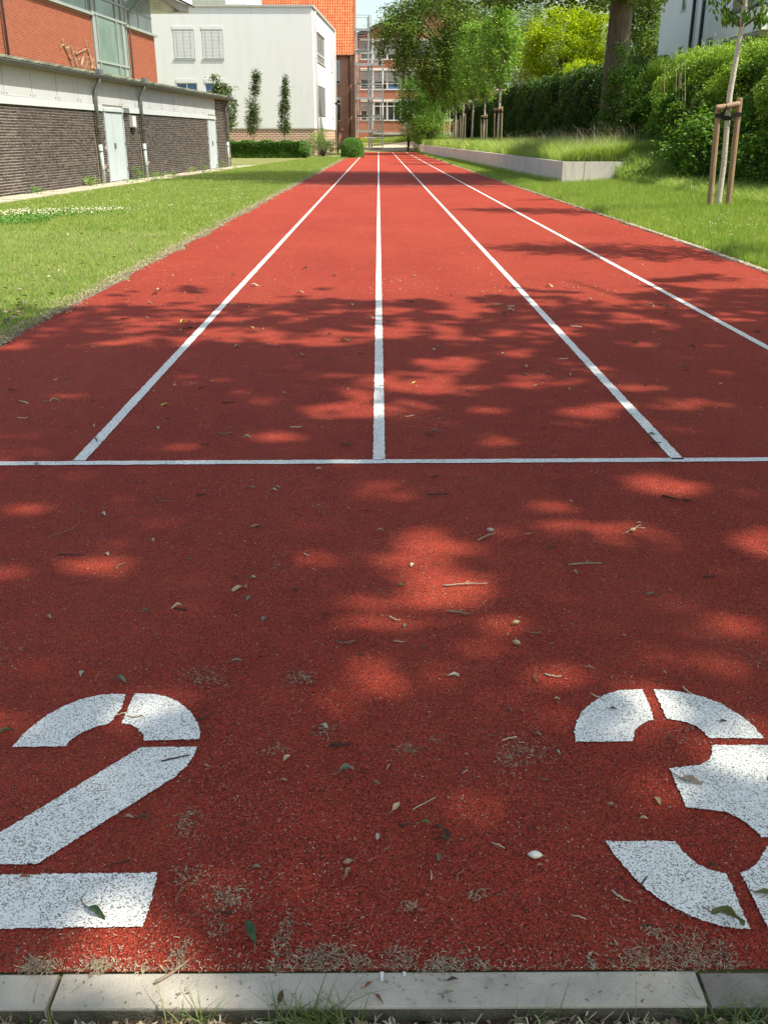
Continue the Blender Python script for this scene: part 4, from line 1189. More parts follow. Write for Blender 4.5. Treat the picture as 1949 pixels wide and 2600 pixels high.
# --- big shade tree over the start (right of the frame); its crown makes the dapples on the track
DAP = [(-0.86,2.67,0.09,0.1,1.0),(-1.31,3.18,0.09,0.05,0.8),(-1.11,2.55,0.03,0.06,0.9),(-0.19,4.41,0.15,0.12,1.0),(-0.08,4.81,0.11,0.24,1.0),(-0.32,5.12,0.14,0.16,0.9),(-0.55,4.62,0.07,0.05,0.6),(-0.42,4.03,0.04,0.06,0.7),(-0.79,3.88,0.08,0.05,0.7),(-0.56,4.03,0.04,0.04,0.5),(-0.97,3.76,0.1,0.06,0.4),(-1.61,4.0,0.07,0.05,0.5),(-1.56,3.75,0.04,0.04,0.5),(-1.79,6.51,0.16,0.12,0.9),(-1.59,6.21,0.12,0.12,0.9),(-1.85,6.02,0.08,0.07,0.6),(-1.71,5.41,0.08,0.06,0.4),(-1.48,6.82,0.23,0.15,1.0),(-1.0,6.39,0.28,0.29,1.0),(-0.67,6.26,0.28,0.19,1.0),(-0.33,6.22,0.25,0.23,1.0),(-2.25,7.15,0.14,0.12,0.7),(0.41,5.46,0.21,0.17,1.0),(0.22,4.98,0.28,0.27,1.0),(0.15,6.55,0.14,0.34,1.0),(0.47,6.54,0.1,0.2,1.0),(0.92,6.38,0.16,0.16,1.0),(0.89,5.74,0.09,0.09,1.0),(1.13,5.42,0.07,0.07,0.6),(0.84,5.03,0.15,0.12,0.9),(1.08,4.98,0.09,0.09,0.9),(1.29,5.25,0.08,0.09,0.7),(1.39,4.85,0.11,0.08,0.9),(1.66,4.58,0.1,0.08,0.9),(0.58,4.47,0.1,0.08,1.0),(1.09,4.4,0.12,0.09,1.0),(0.94,4.28,0.07,0.09,1.0),(1.32,4.49,0.09,0.12,0.6),(0.12,4.49,0.1,0.13,0.7),(0.36,4.41,0.11,0.08,0.4),(1.68,6.03,0.1,0.1,0.9),(1.9,6.93,0.16,0.19,1.0),(1.51,6.62,0.15,0.1,0.8),(1.32,4.21,0.04,0.06,0.5),(1.58,3.9,0.05,0.05,0.5),(1.96,4.87,0.08,0.06,0.4),(2.6,6.93,0.14,0.19,0.8),(1.06,3.36,0.1,0.09,1.0),(0.62,3.07,0.11,0.09,1.0),(0.86,2.93,0.12,0.08,1.0),(1.27,2.85,0.04,0.08,1.0),(0.17,2.81,0.13,0.09,1.0),(0.15,2.45,0.12,0.1,1.0),(0.05,2.35,0.09,0.06,1.0),(0.33,2.2,0.07,0.08,1.0),(0.92,2.25,0.07,0.07,0.9),(0.07,2.02,0.07,0.08,0.9),(0.26,2.62,0.09,0.07,0.6),(1.05,2.56,0.07,0.07,0.4),(0.52,2.4,0.08,0.06,0.4),(0.72,1.99,0.22,0.05,0.8),(0.37,1.92,0.08,0.06,0.6),(-0.03,2.32,0.07,0.06,0.9),(0.0,2.02,0.04,0.08,0.8),(-0.14,2.65,0.19,0.08,0.4),(-0.11,1.89,0.05,0.06,0.5),(-0.46,2.45,0.07,0.06,0.35),(-0.15,3.09,0.08,0.05,0.35),(0.51,1.62,0.06,0.05,0.8),(0.49,1.5,0.07,0.06,0.7),(0.69,1.8,0.14,0.08,0.9),(0.78,1.67,0.08,0.06,0.9),(-0.2,1.32,0.08,0.05,0.6),(-0.39,1.14,0.05,0.02,0.6),(-0.34,1.06,0.06,0.07,1.0),(-0.54,1.86,0.07,0.06,0.8),(0.02,3.3,0.08,0.05,0.4),(1.74,7.51,0.33,0.26,0.6),(1.13,6.9,0.2,0.19,0.6)]
def sun_hit(P):
    """where the sunlight blocked at P would land on the ground"""
    t = P[:, 2] / SUNV.z
    return P[:, 0] - SUNV.x * t, P[:, 1] - SUNV.y * t
def carve(P, seed=1):
    x, y = sun_hit(P); r = np.random.default_rng(seed).random(len(P)); keep = np.ones(len(P), bool)
    def fld(x, y, k, s):
        g = np.random.default_rng(s); v = 0 * x
        for j in range(14):
            a = g.random() * 6.28; f = k * (1 + 3.2 * g.random()); v += np.sin((x * np.cos(a) + y * np.sin(a)) * f + g.random() * 6.28) / (f / k) ** .6
        return v / 3.2
    f1, f2, f3 = fld(x, y, 3.0, 1), fld(x, y, 9.0, 2), fld(x, y, 6.0, 3)
    keep &= ~((f3 > 1.12) & (r < .7) & (y < 6.9))
    for cx, cy, rx, ry, w in DAP:
        ex, ey = rx * 0.94 + 0.056, ry * 0.94 + 0.056
        q = ((x - cx) / ex) ** 2 + ((y - cy) / ey) ** 2
        keep &= ~((q < 0.95 + .75 * f2) & (r < 0.19 + 0.77 * w))
    g = np.random.default_rng(66)
    for _ in range(45):                                           # faint pinholes all over the shade
        cy = 0.9 + 6.6 * g.random() ** 1.2; cx = g.uniform(-1, 1) * (.42 * cy + .25); w = g.uniform(.25, .62)
        ex, ey = g.uniform(.05, .12), g.uniform(.04, .09)
        keep &= ~((((x - cx) / ex) ** 2 + ((y - cy) / ey) ** 2 < 1.0) & (r < 0.35 + 0.65 * w))
    # the far fringe of the shade
    edge = 7.55 + np.clip(x - 0.8, 0, 3) * 0.45 - np.clip(-x - 1.2, 0, 3) * 0.12
    d_ = (edge - y) + 0.75 * f1 + 0.55 * f2
    keep &= ~(d_ < 0)
    keep &= ~((y > edge - 1.6) & (f3 + .5 * f2 > 0.35) & (r < .9))
    return keep
def shade_tree():
    root = thing('shade_tree', (8.6, 1.2, 0), 'big spreading tree beside the start whose shade falls across the track', 'tree')
    r = random.Random(3)
    MB().tube([(8.6, 1.2, -.1), (8.55, 1.2, 0.4), (8.5, 1.25, 2.5), (8.3, 1.3, 5), (8.0, 1.5, 8), (7.7, 1.7, 11)], [.55, .42, .36, .32, .25, .12], 12).build('trunk', MT['bark_big'], root, smooth=True)
    lm = MB()
    cx, cy, cz = 7.0, 0.6, 10.4
    for k in range(26):
        a = k * 2.4; el = r.uniform(-.1, .9)
        st = Vector((8.3, 1.3, 4.8 + k * .2)); L = r.uniform(4.5, 6.5)
        en = st + Vector((math.cos(a) * L * math.cos(el), math.sin(a) * L * math.cos(el), L * math.sin(el) * .8))
        lm.tube(limb_path(st, en, .25, r), [.085, .07, .055, .04, .025, .012], 6)
    lm.build('limb', MT['bark_big'], root)
    P, cc = ellipsoid_clusters((cx, cy, cz), (8.0, 6.6, 3.4), 380, 80, 0.62, 5, shell=0.15)
    # keep only what stays out of the picture and above head height
    P = P[P[:, 2] > 5.2]
    dist = np.maximum(P[:, 1], 0.1)
    P = P[~((P[:, 2] - 1.24) / dist < 0.17)] if True else P
    # leaves that fill any unintended hole: sample where the shade must be closed
    g = np.random.default_rng(9)
    gx_ = g.uniform(-4.6, 4.8, 54000); gy_ = g.uniform(-.6, 9.6, 54000)
    hz = g.uniform(7.8, 10.8, 54000)
    t = hz / SUNV.z
    Q = np.stack([gx_ + SUNV.x * t, gy_ + SUNV.y * t, hz], 1)
    P = np.concatenate([P, Q])
    P = P[carve(P)]
    foliage('crown', P, 0.15 * (0.7 + 0.6 * np.random.default_rng(2).random(len(P))), MT['lf_young'], root, aspect=.7, fold=.05, flat=.3)
shade_tree()

# --- big tree standing in the hedge, trunk in view
def hedge_tree():
    root = thing('hedge_tree', (7.56, 33.0, .5), 'big old tree whose thick grey trunk rises out of the hedge', 'tree')
    r = random.Random(12)
    MB().tube([(7.50, 33, 0), (7.50, 33, .8), (7.53, 33, 1.6), (7.56, 33, 3.0), (7.58, 33, 4.4), (7.60, 33, 5.6), (7.5, 33, 9), (7.4, 33, 13)], [.55, .44, .39, .365, .355, .35, .28, .12], 20).build('trunk', MT['bark_big'], root, smooth=True)
    lm = MB()
    for k in range(34):
        a = k * 2.39 + .5; st = Vector((7.56, 33, 5.6 + k * .22)); L = r.uniform(4, 6.3) * (1 - k * .012)
        en = st + Vector((math.cos(a) * L, math.sin(a) * L, r.uniform(-.9, 2.2)))
        lm.tube(limb_path(st, en, .3, r), [.10, .08, .06, .045, .03, .012], 6)
    lm.build('limb', MT['bark_big'], root)
    P, cc = ellipsoid_clusters((7.6, 30.4, 11.2), (7.6, 5.8, 5.4), 470, 130, 0.62, 31, shell=0.2)
    P2, _ = ellipsoid_clusters((6.2, 32.6, 5.45), (6.5, 4.2, .35), 90, 70, 0.34, 33, shell=0.1, squash=.5)
    P = np.concatenate([P, P2])
    P = P[P[:, 2] > 4.85 + 0.25 * np.sin(P[:, 0] * 2.2) + .15 * np.sin(P[:, 0] * 7)]
    # no foliage hanging before the patch of sky or the lawn's light gap in the middle
    P = P[(P[:, 0] > 1.9) | (P[:, 2] > 6.6)]
    P = P[(P[:, 0] < .272 * P[:, 1]) | (P[:, 2] > 7.2)]
    hx_, hy_ = sun_hit(P)
    P = P[~((hx_ > 4.2) & (hy_ < 30.5)) & (hx_ > -6.9 + .4 * np.sin(hy_ * 2))]
    foliage('crown', P, 0.15, MT['lf_beech'], root, aspect=.65)
hedge_tree()

# --- hedge: dense interior, stems, and leaves on every side
def hedge_height(y): return 3.28 + 0.016 * (np.asarray(y) - 20).clip(0, 34)
def hedge_face(y):
    y = np.asarray(y, dtype=float)
    return 8.15 + 0.16 * np.sin(y * .9) + .10 * np.sin(y * 2.3 + 1) - 0.35 * np.exp(-((y - 28) / 3.0) ** 2) - 0.3 * np.clip((y - 36) / 6, 0, 1)
def hedge_piece(name, y0, y1, mat, label, n, size, seed, core=True, top=None, rag=0.13, mat2=None, zlo=0.15, slope=0.0):
    r = np.random.default_rng(seed)
    root = thing(name, (float(hedge_face((y0 + y1) / 2)), (y0 + y1) / 2, .3), label, 'hedge')
    H = (lambda y: hedge_height(y) + (top or 0))
    # front face, top, back face
    nf, nt_ = int(n * .66), int(n * .34)
    y = r.uniform(y0, y1, nf); z = zlo + (H(y) - zlo) * r.random(nf)
    lump = (0.14 + .1 * (slope > 0)) * np.sin(y * 3.1 + z * 2) + .16 * np.sin(z * 4.3 + y * 1.3) + .07 * np.sin(y * 9 + z * 7)
    x = hedge_face(y) + lump + np.abs(r.normal(size=nf)) * rag - .06 + 0.25 * np.clip((z - H(y) + .35) / .35, 0, 1) + slope * np.clip((z - 2.1) / 1.2, 0, 1.1) ** 1.4
    F1 = np.stack([x, y, z], 1)
    y = r.uniform(y0, y1, nt_); x = hedge_face(y) + slope * .8 + r.uniform(0.0, 1.5, nt_)
    z = H(y) + 0.10 * np.sin(y * 3 + x * 2) + .08 * np.sin(y * 7.1) - np.abs(r.normal(size=nt_)) * rag + .06
    F2 = np.stack([x, y, z], 1)
    P = np.concatenate([F1, F2])
    pk = np.sin(P[:, 1] * 2.9 + P[:, 2] * 3.7) + np.sin(P[:, 1] * 5.3 - P[:, 2] * 4.9 + 2) + .8 * np.sin(P[:, 1] * 11 + P[:, 2] * 9)
    P = P[(pk > -1.0) | (r.random(len(P)) < .35) | (slope == 0)]
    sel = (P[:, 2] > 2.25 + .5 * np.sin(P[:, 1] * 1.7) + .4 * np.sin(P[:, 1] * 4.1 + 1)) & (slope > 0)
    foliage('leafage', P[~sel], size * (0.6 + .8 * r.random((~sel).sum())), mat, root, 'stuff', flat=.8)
    if slope > 0: foliage('sunlit_tint_leafage', P[sel], size * (0.6 + .8 * r.random(sel.sum())), mat2, root, 'stuff', flat=.8)  # upper leaves take the lighter material, sunlight painted in
    # sprigs standing out of the top
    sp = []; sm = MB()
    for k in range(int((y1 - y0) * 7)):
        yy_ = r.uniform(y0, y1); xx = float(hedge_face(yy_)) + slope * .8 + r.uniform(0.05, 1.2); h = abs(r.normal()) * (.16 + .14 * (slope > 0)) + .05; b = float(H(yy_))
        for t in range(int(8 + h * 40)):
            u = r.random(); sp.append((xx + r.normal() * .035, yy_ + r.normal() * .035, b - .05 + h * u))
        sm.tube([(xx, yy_, b - .1), (xx + r.normal() * .02, yy_ + r.normal() * .02, b + h)], .004, 3, False)
    foliage('sprigs', np.array(sp), size * .95, mat2 or mat, root, 'stuff', flat=1.2)
    sm.build('twigs', MT['bark_dark'], root, 'stuff')
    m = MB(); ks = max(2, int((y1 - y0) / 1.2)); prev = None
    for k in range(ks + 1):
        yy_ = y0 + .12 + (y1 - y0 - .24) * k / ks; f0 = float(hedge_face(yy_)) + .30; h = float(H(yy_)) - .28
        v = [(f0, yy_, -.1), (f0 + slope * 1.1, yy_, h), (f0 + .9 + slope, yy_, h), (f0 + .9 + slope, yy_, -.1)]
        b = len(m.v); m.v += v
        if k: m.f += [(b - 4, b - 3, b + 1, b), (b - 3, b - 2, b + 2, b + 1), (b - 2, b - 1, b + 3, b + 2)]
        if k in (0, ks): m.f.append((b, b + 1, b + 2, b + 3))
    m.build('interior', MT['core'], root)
    return root
hedge_piece('hedge', 13.5, 23.6, MT['lf_hedge'], 'tall privet hedge with yellow green shoots on top behind the staked tree', 110000, 0.062, 1, mat2=MT['lf_sunlit'], rag=.16, slope=.75, top=-.22)
hedge_piece('hedge', 2.0, 13.4, MT['lf_hedge'], 'near end of the privet hedge, right of the picture', 60000, 0.075, 7, mat2=MT['lf_sunlit'], rag=.16, slope=.75, top=-.22)
hedge_piece('hedge', 23.7, 32.7, MT['lf_hedge'], 'loose mixed hedge with bare pale stems between staked tree and big trunk', 85000, 0.066, 2, top=-.28, rag=.22, mat2=MT['lf_sunlit'], slope=.6)
hedge_piece('hedge', 33.3, 104, MT['lf_dark'], 'long dark clipped hedge behind the row of young trees', 190000, 0.10, 3, rag=.10, zlo=.6)
# top growth of the near hedge, sunlight put into its lighter leaf colour
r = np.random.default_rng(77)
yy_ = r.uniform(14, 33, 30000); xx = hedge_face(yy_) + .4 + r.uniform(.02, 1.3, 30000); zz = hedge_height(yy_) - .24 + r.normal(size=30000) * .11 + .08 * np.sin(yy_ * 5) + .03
hr = thing('hedge_top_growth', (9, 23, 3.3), 'shoots coloured sunlit yellow green along the top of the near hedge', 'shoots'); hr['kind'] = 'stuff'
foliage('shoots', np.stack([xx, yy_, zz], 1), 0.062, MT['lf_sunlit'], hr, 'stuff', flat=1.0)
# pale bare stems in the loose part
def stems():
    root = thing('shrub_stems', (7.7, 27, .3), 'pale bare arching stems inside the loose part of the hedge', 'shrub')
    r = random.Random(4)
    for k in range(16):
        y = r.uniform(24.6, 28.2); x = float(hedge_face(y)) - .10; h = r.uniform(2.0, 3.2)
        MB().tube([(x, y, .2), (x - .02, y + r.uniform(-.1, .1), h * .35), (x - .06, y + r.uniform(-.35, .35), h * .7), (x - .02, y + r.uniform(-.6, .6), h)], [.014, .012, .009, .004], 5).build('stem', MT['stem_pale'], root)
stems()
# broad-leaved shrub at the foot of the hedge
def low_shrub(name, c, rad, n, size, mat, label, seed, aspect=.5, per=90, shell=.5):
    root = thing(name, (c[0], c[1], 0), label, 'shrub')
    P, cc = ellipsoid_clusters(c, rad, max(4, n // per), per, min(rad) * .28, seed, shell=shell)
    P = P[P[:, 2] > float(tz(c[0], c[1])) - .02]
    foliage('leafage', P, size, mat, root, 'stuff', aspect=aspect)
    m = MB(); r = random.Random(seed)
    for q in cc[::max(1, len(cc) // 14)]:
        m.tube([(c[0] + r.uniform(-.1, .1), c[1], float(tz(c[0], c[1]))), ((c[0] + q[0]) / 2, (c[1] + q[1]) / 2, (c[2] + q[2]) / 2 + .1), tuple(q)], [.02, .012, .005], 4, False)
    m.build('stem', MT['bark_dark'], root)
    return root
low_shrub('laurel_shrub', (7.65, 23.4, .95), (.75, 1.5, .85), 5200, .125, MT['lf_hedge'], 'glossy broad leaved shrub at the foot of the hedge right of the wall', 41, .5)
low_shrub('laurel_shrub', (7.75, 20.2, .7), (.6, 1.3, .6), 3600, .11, MT['lf_hedge'], 'low broad leaved shrub behind the stakes of the near tree', 42, .5)
low_shrub('laurel_shrub', (7.8, 26.4, 1.6), (.6, 1.2, 1.1), 4200, .115, MT['lf_hedge'], 'taller broad leaved shrub beside the bare pale stems', 45, .5)
low_shrub('laurel_shrub', (7.55, 31.6, 2.0), (.55, .95, 1.75), 8500, .085, MT['lf_hedge'], 'leafy shrub hugging the right side of the big trunk', 46, .55)
low_shrub('weed_clump', (6.55, 24.6, .35), (.4, .4, .28), 700, .07, MT['lf_hedge'], 'dark green weed clump in front of the end of the wall', 43, .5, per=50)
low_shrub('flowering_shrub', (9.0, 45, 3.7), (1.0, 5.5, .55), 9000, .08, MT['lf_lime'], 'pale flowering climber over the hedge top behind the young trees', 44, .6)

# --- young staked trees
def young_crown(z0, z1, rmax, ncl, per, seed, size, mat, parent, centre=(0, 0), cr=.2):
    r = np.random.default_rng(seed)
    t = r.random(ncl) ** .85
    rad = rmax * (np.sin(np.clip(t * 1.02 + .06, 0, 1) * np.pi) ** .75) * (1 - .35 * t)
    a = r.random(ncl) * 2 * np.pi; q = np.sqrt(r.random(ncl)) * .95
    cc = np.stack([centre[0] + np.cos(a) * rad * q, centre[1] + np.sin(a) * rad * q, z0 + (z1 - z0) * t], 1)
    P = np.repeat(cc, per, 0) + r.normal(size=(ncl * per, 3)) * cr * np.array([1, 1, .8])
    m = MB(); rr_ = random.Random(seed)
    for k in range(0, ncl, max(1, ncl // 26)):
        c = cc[k]; zb = max(z0 - .25, c[2] - abs(q[k] * rad[k]) * 1.5 - .2)
        m.tube([(centre[0], centre[1], zb), ((centre[0] * .45 + c[0] * .55), (centre[1] * .45 + c[1] * .55), zb * .4 + c[2] * .6), tuple(c)], [.018, .011, .004], 4, False)
    m.build('branch', MT['bark_dark'], parent, 'stuff', loc=(0, 0, 0))
    foliage('crown', P, size, mat, parent, loc=(0, 0, 0))
def stake(parent, x, y, z0, xt, yt, z1, rad=.045, mt='stake'):
    return MB().tube([(x, y, z0), (x * .5 + xt * .5, y * .5 + yt * .5, (z0 + z1) / 2), (xt, yt, z1 - .01), (xt, yt, z1)], [rad * 1.04, rad, rad * .98, rad * .86], 12).build('stake', MT[mt], parent, smooth=False, loc=(0, 0, 0))
# near one, detailed
nt = thing('young_tree', (5.80, 16.8, .14), 'young pale barked tree between two thick wooden stakes in front of the hedge', 'tree', 'young trees along the hedge')
MB().tube([(.0, 0, -.1), (.0, 0, .1), (.01, 0, .7), (-.02, 0, 1.3), (-.04, 0, 1.75), (-.02, 0, 2.1), (0.01, 0, 2.6), (.02, 0, 3.0), (.05, 0, 3.6), (.08, 0, 4.6), (.08, 0, 5.8)], [.062, .052, .047, .046, .047, .043, .041, .046, .03, .02, .008], 12).build('trunk', MT['bark_young'], nt, smooth=True, loc=(0, 0, 0))
stake(nt, -.155, -.05, -.2, -.215, -.05, 1.60, .048)
stake(nt, .165, -.02, -.2, .125, -.02, 1.70, .050)
MB().tube([(-.27, -.115, 1.54), (-.25, -.115, 1.545), (.07, -.10, 1.60), (.10, -.09, 1.605)], [.04, .047, .047, .044], 12).build('crossbar', MT['stake'], nt, loc=(0, 0, 0))
sb = MB()
for (x0_, x1_, y_, z_) in ((-.27, -.16, -.105, 1.43), (-.16, -.03, -.075, 1.40), (-.09, .015, -.055, 1.39), (.015, .07, -.07, 1.42), (.07, .18, -.075, 1.45)):
    sb.box(x0_, x1_, y_ - .004, y_ + .004, z_ - .03, z_ + .03)
sb.tube([(-.118, -.12, 1.50), (-.118, -.168, 1.56), (-.118, -.12, 1.63), (-.118, -.05, 1.57)], .011, 6)
sb.build('strap', MT['strap'], nt, loc=(0, 0, 0))
# its drooping leaves, large enough to pick apart low down
def near_crown(parent):
    r = np.random.default_rng(6)
    m = MB(); C = []; D = []
    for k in range(60):
        z = 2.75 + 3.3 * (k / 60) ** .9; a = k * 2.4 + .3; L = (.42 + .55 * math.sin(min(1, (k + 10) / 60) * math.pi)) * r.uniform(.75, 1.1)
        p0 = Vector((.03, 0, z)); p1 = p0 + Vector((math.cos(a) * L * .5, math.sin(a) * L * .5, .18)); p2 = p0 + Vector((math.cos(a) * L, math.sin(a) * L, .32 + .1 * r.random()))
        m.tube([p0, p1, p2], [.014, .009, .004], 5, False)
        for t in range(46):
            u = .25 + .8 * r.random(); q = (p0.lerp(p1, u * 2) if u < .5 else p1.lerp(p2, u * 2 - 1))
            C.append((q.x + r.normal() * .07, q.y + r.normal() * .07, q.z - .05 + r.normal() * .06)); D.append((r.normal() * .6, r.normal() * .6, -1.1))
    # low tier seen under the top edge of the picture
    for a in (2.9, 3.5, .1, 5.9, 1.6, 4.4):
        p0 = Vector((.02, 0, 2.72)); p1 = p0 + Vector((math.cos(a) * .22, math.sin(a) * .2, .16)); p2 = p0 + Vector((math.cos(a) * .34, math.sin(a) * .3, .22))
        m.tube([p0, p1, p2], [.014, .01, .005], 5, False)
        for t in range(16):
            u = r.random(); q = p1.lerp(p2, u)
            C.append((q.x + r.normal() * .05, q.y + r.normal() * .05, q.z - .07 + r.normal() * .03)); D.append((r.normal() * .4, r.normal() * .4, -1.2))
    m.build('branch', MT['bark_dark'], parent, loc=(0, 0, 0))
    foliage('crown', np.array(C), .125, MT['lf_cherry'], parent, loc=(0, 0, 0), aspect=.42, D=np.array(D), fold=.04)
near_crown(nt)
def copy_tree(o, parent=None, skip=()):
    c = o.copy(); COL.objects.link(c); c.parent = parent
    for ch in o.children:
        if ch.name.split('.')[0] not in skip: copy_tree(ch, c)
    return c
# two more of the same kind stand outside the frame on the right and throw their shadows on the track
for (x, y, s, rz, lab) in ((6.0, 10.2, 1.08, 2.0, 'young tree right of the frame throwing the nearer bar of shadow'), (6.3, 16.2, 1.0, 4.0, 'young tree right of the frame throwing the thin bar of shadow beyond')):
    if y > 15: continue
    c = copy_tree(nt); c.location = (x, y, float(tz(x, y))); c.scale = (s,) * 3; c.rotation_euler = (0, 0, rz); c['label'] = lab
# the row behind the wall
def row_tree_proto():
    root = thing('young_tree', (5.75, 48.6, .68), 'x', 'tree', 'young trees along the hedge')
    MB().tube([(0, 0, -.1), (0, 0, 1.2), (.02, 0, 2.4), (0, 0, 3.4), (.03, 0, 5), (0, 0, 6.2)], [.07, .055, .05, .045, .03, .01], 8).build('trunk', MT['bark_young'], root, smooth=True, loc=(0, 0, 0))
    stake(root, -.16, -.03, -.1, -.20, -.03, 1.85, .04, 'stem_pale'); stake(root, .17, -.03, -.1, .15, -.03, 1.95, .04, 'stem_pale')
    MB().tube([(-.25, -.11, 1.82), (.18, -.11, 1.84)], .045, 8).build('crossbar', MT['stake'], root, loc=(0, 0, 0))
    MB().box(-.26, .2, -.1, -.09, 1.66, 1.74).build('strap', MT['strap'], root, loc=(0, 0, 0))
    young_crown(2.75, 6.9, 1.0, 150, 62, 8, .12, MT['lf_young'], root, cr=.19)
    return root
rt_ = row_tree_proto()
labs = ['first young staked tree behind the concrete wall, with a bare white lower trunk', 'second staked tree from the near end of the row in the tall grass', 'third staked tree of the row in the tall grass', 'fourth staked tree of the row, dark slim trunk', 'fifth staked tree of the row behind the wall',
        'sixth staked tree of the row, thin white trunk', 'seventh staked tree of the row, close to the far shrubs', 'young tree standing alone at the far end of the wall']
ys_ = [48.6, 55.3, 62.0, 68.8, 75.5, 82, 88.6, 108]
xs_ = [5.75, 5.76, 5.75, 5.73, 5.74, 5.74, 5.72, 5.3]
for k, (x, y) in enumerate(zip(xs_, ys_)):
    c = rt_ if k == 0 else copy_tree(rt_, skip=('crossbar', 'strap', 'stake') if k in (2, 5, 6, 7) else ('crossbar', 'strap') if k > 2 else ())
    s = (1.0, .9, .96, 1.05, .93, .97, .95, .9)[k]
    c.location = (x, y, .66 if y < 100 else float(tz(x, y)) - .1); c.rotation_euler = (0, 0, 0.35 * ((k * 7) % 5 - 2) * .5); c.scale = (s * (1, .95, 1.1, .9, 1.05, .9, 1, .9)[k], s, s); c['label'] = labs[k]

# --- full trees
def big_tree(name, base, trunk_h, centre, rad, ncl, per, cr, size, mat, label, seed, trunk_r=.25, zmin=None, shell=.5, cat='tree', keep=None, hang=0):
    root = thing(name, base, label, cat)
    r = random.Random(seed)
    b = Vector(base); t = Vector((centre[0], centre[1], centre[2] + rad[2] * .5))
    MB().tube([b - Vector((0, 0, .2)), b + Vector((0, 0, trunk_h * .5)), Vector((b.x * .7 + t.x * .3, b.y * .7 + t.y * .3, b.z + trunk_h)), t], [trunk_r * 1.2, trunk_r, trunk_r * .85, trunk_r * .2], 8).build('trunk', MT['bark_dark'], root, smooth=True)
    P, cc = ellipsoid_clusters(centre, rad, ncl, per, cr, seed, shell=shell)
    m = MB(); st = Vector((b.x * .7 + t.x * .3, b.y * .7 + t.y * .3, b.z + trunk_h))
    for q in cc[::max(1, ncl // 30)]:
        m.tube(limb_path(st, q, rad[0] * .05, r, 4), [trunk_r * .3, trunk_r * .22, trunk_r * .15, trunk_r * .1, .01], 5, False)
    m.build('limb', MT['bark_dark'], root)
    if hang:
        g = np.random.default_rng(seed + 1); Hs = []
        for q in cc:
            if q[2] < centre[2] + rad[2] * .2 and g.random() < hang:
                L = g.uniform(.5, 1.6); k = int(70 * L)
                u = g.random(k); Hs.append(np.stack([q[0] + g.normal(size=k) * .12 * (1.3 - u), q[1] + g.normal(size=k) * .12, q[2] - u * L], 1))
        if Hs: P = np.concatenate([P] + Hs)
    if zmin is not None: P = P[P[:, 2] > zmin]
    if keep is not None: P = P[keep(P)]
    foliage('crown', P, size * (.7 + .6 * np.random.default_rng(seed).random(len(P))), mat, root)
    return root
big_tree('beech_tree', (7.2, 84, .5), 6, (4.3, 78, 8.6), (3.9, 4.5, 4.9), 250, 120, .5, .19, MT['lf_beech'], 'dark overhanging beech tree beside the escape stair', 51, .35, zmin=3.6, hang=.8, shell=.35)
big_tree('golden_tree', (10.9, 60, .4), 3.5, (10.8, 60, 5.9), (2.45, 2.4, 2.45), 190, 150, .33, .14, MT['lf_lime'], 'bright yellow green round tree behind the hedge', 52, .14, shell=.6)
big_tree('willow_tree', (14.0, 95, .5), 5, (14.3, 96, 10.5), (3.2, 3.5, 6.0), 130, 110, .5, .17, MT['lf_willow'], 'grey green willow behind the golden tree on the left', 53, .3, hang=.9, shell=.35)
big_tree('willow_tree', (19.5, 96, .5), 5, (19.8, 97, 10), (3.6, 3.5, 6.2), 150, 110, .5, .17, MT['lf_willow'], 'grey green willow between golden tree and big trunk', 54, .3, hang=.9, shell=.35)
big_tree('ash_tree', (10.2, 100, .5), 5, (10.2, 101, 10), (3.6, 3.5, 5.5), 150, 110, .55, .17, MT['lf_beech'], 'mid green ash rising behind the row of young trees', 55, .3, shell=.35)
big_tree('maple_tree', (14.2, 56, .4), 4, (14.15, 56, 6.4), (1.0, 1.8, 3.4), 150, 130, .42, .14, MT['lf_beech'], 'green maple between the big trunk and the white house', 56, .2, shell=.4, keep=lambda P: P[:, 0] < .268 * P[:, 1])
big_tree('alder_tree', (12.0, 84, .5), 4, (12.2, 84, 7.6), (2.4, 3.5, 4.0), 90, 110, .42, .14, MT['lf_beech'], 'loose alder behind the clipped hedge left of the golden tree', 57, .2, shell=.4)
big_tree('elder_tree', (3.7, 97, .6), 2, (4.0, 93, 3.9), (2.5, 3.0, 3.1), 210, 110, .36, .16, MT['lf_hedge'], 'broad green elder hiding the foot of the school', 58, .2, shell=.4)
low_shrub('blossom_shrub', (2.7, 91.5, 1.9), (.65, 1.0, .65), 1600, .10, MT['flower'], 'shrub in cream blossom below the elder', 59, .7)
low_shrub('hazel_shrub', (4.6, 90, 1.9), (1.5, 2.5, 1.7), 8000, .13, MT['lf_young'], 'bright green hazel at the far end of the wall', 60, .6)
low_shrub('hazel_shrub', (3.2, 106, 1.8), (.9, 1.0, .9), 2600, .12, MT['lf_bush'], 'small round shrub beside the path to the school', 61, .6)
# far wood closing the gaps
P, _ = ellipsoid_clusters((40, 135, 5), (46, 10, 8), 330, 90, 1.5, 71, shell=.4)
P = P[(P[:, 2] > 0) & (P[:, 0] > 17.5)]
tw_ = foliage('distant_wood', P, .5, MT['lf_beech']); tag(tw_, 'distant wood beyond the gardens on the right', 'wood', kind='stuff')
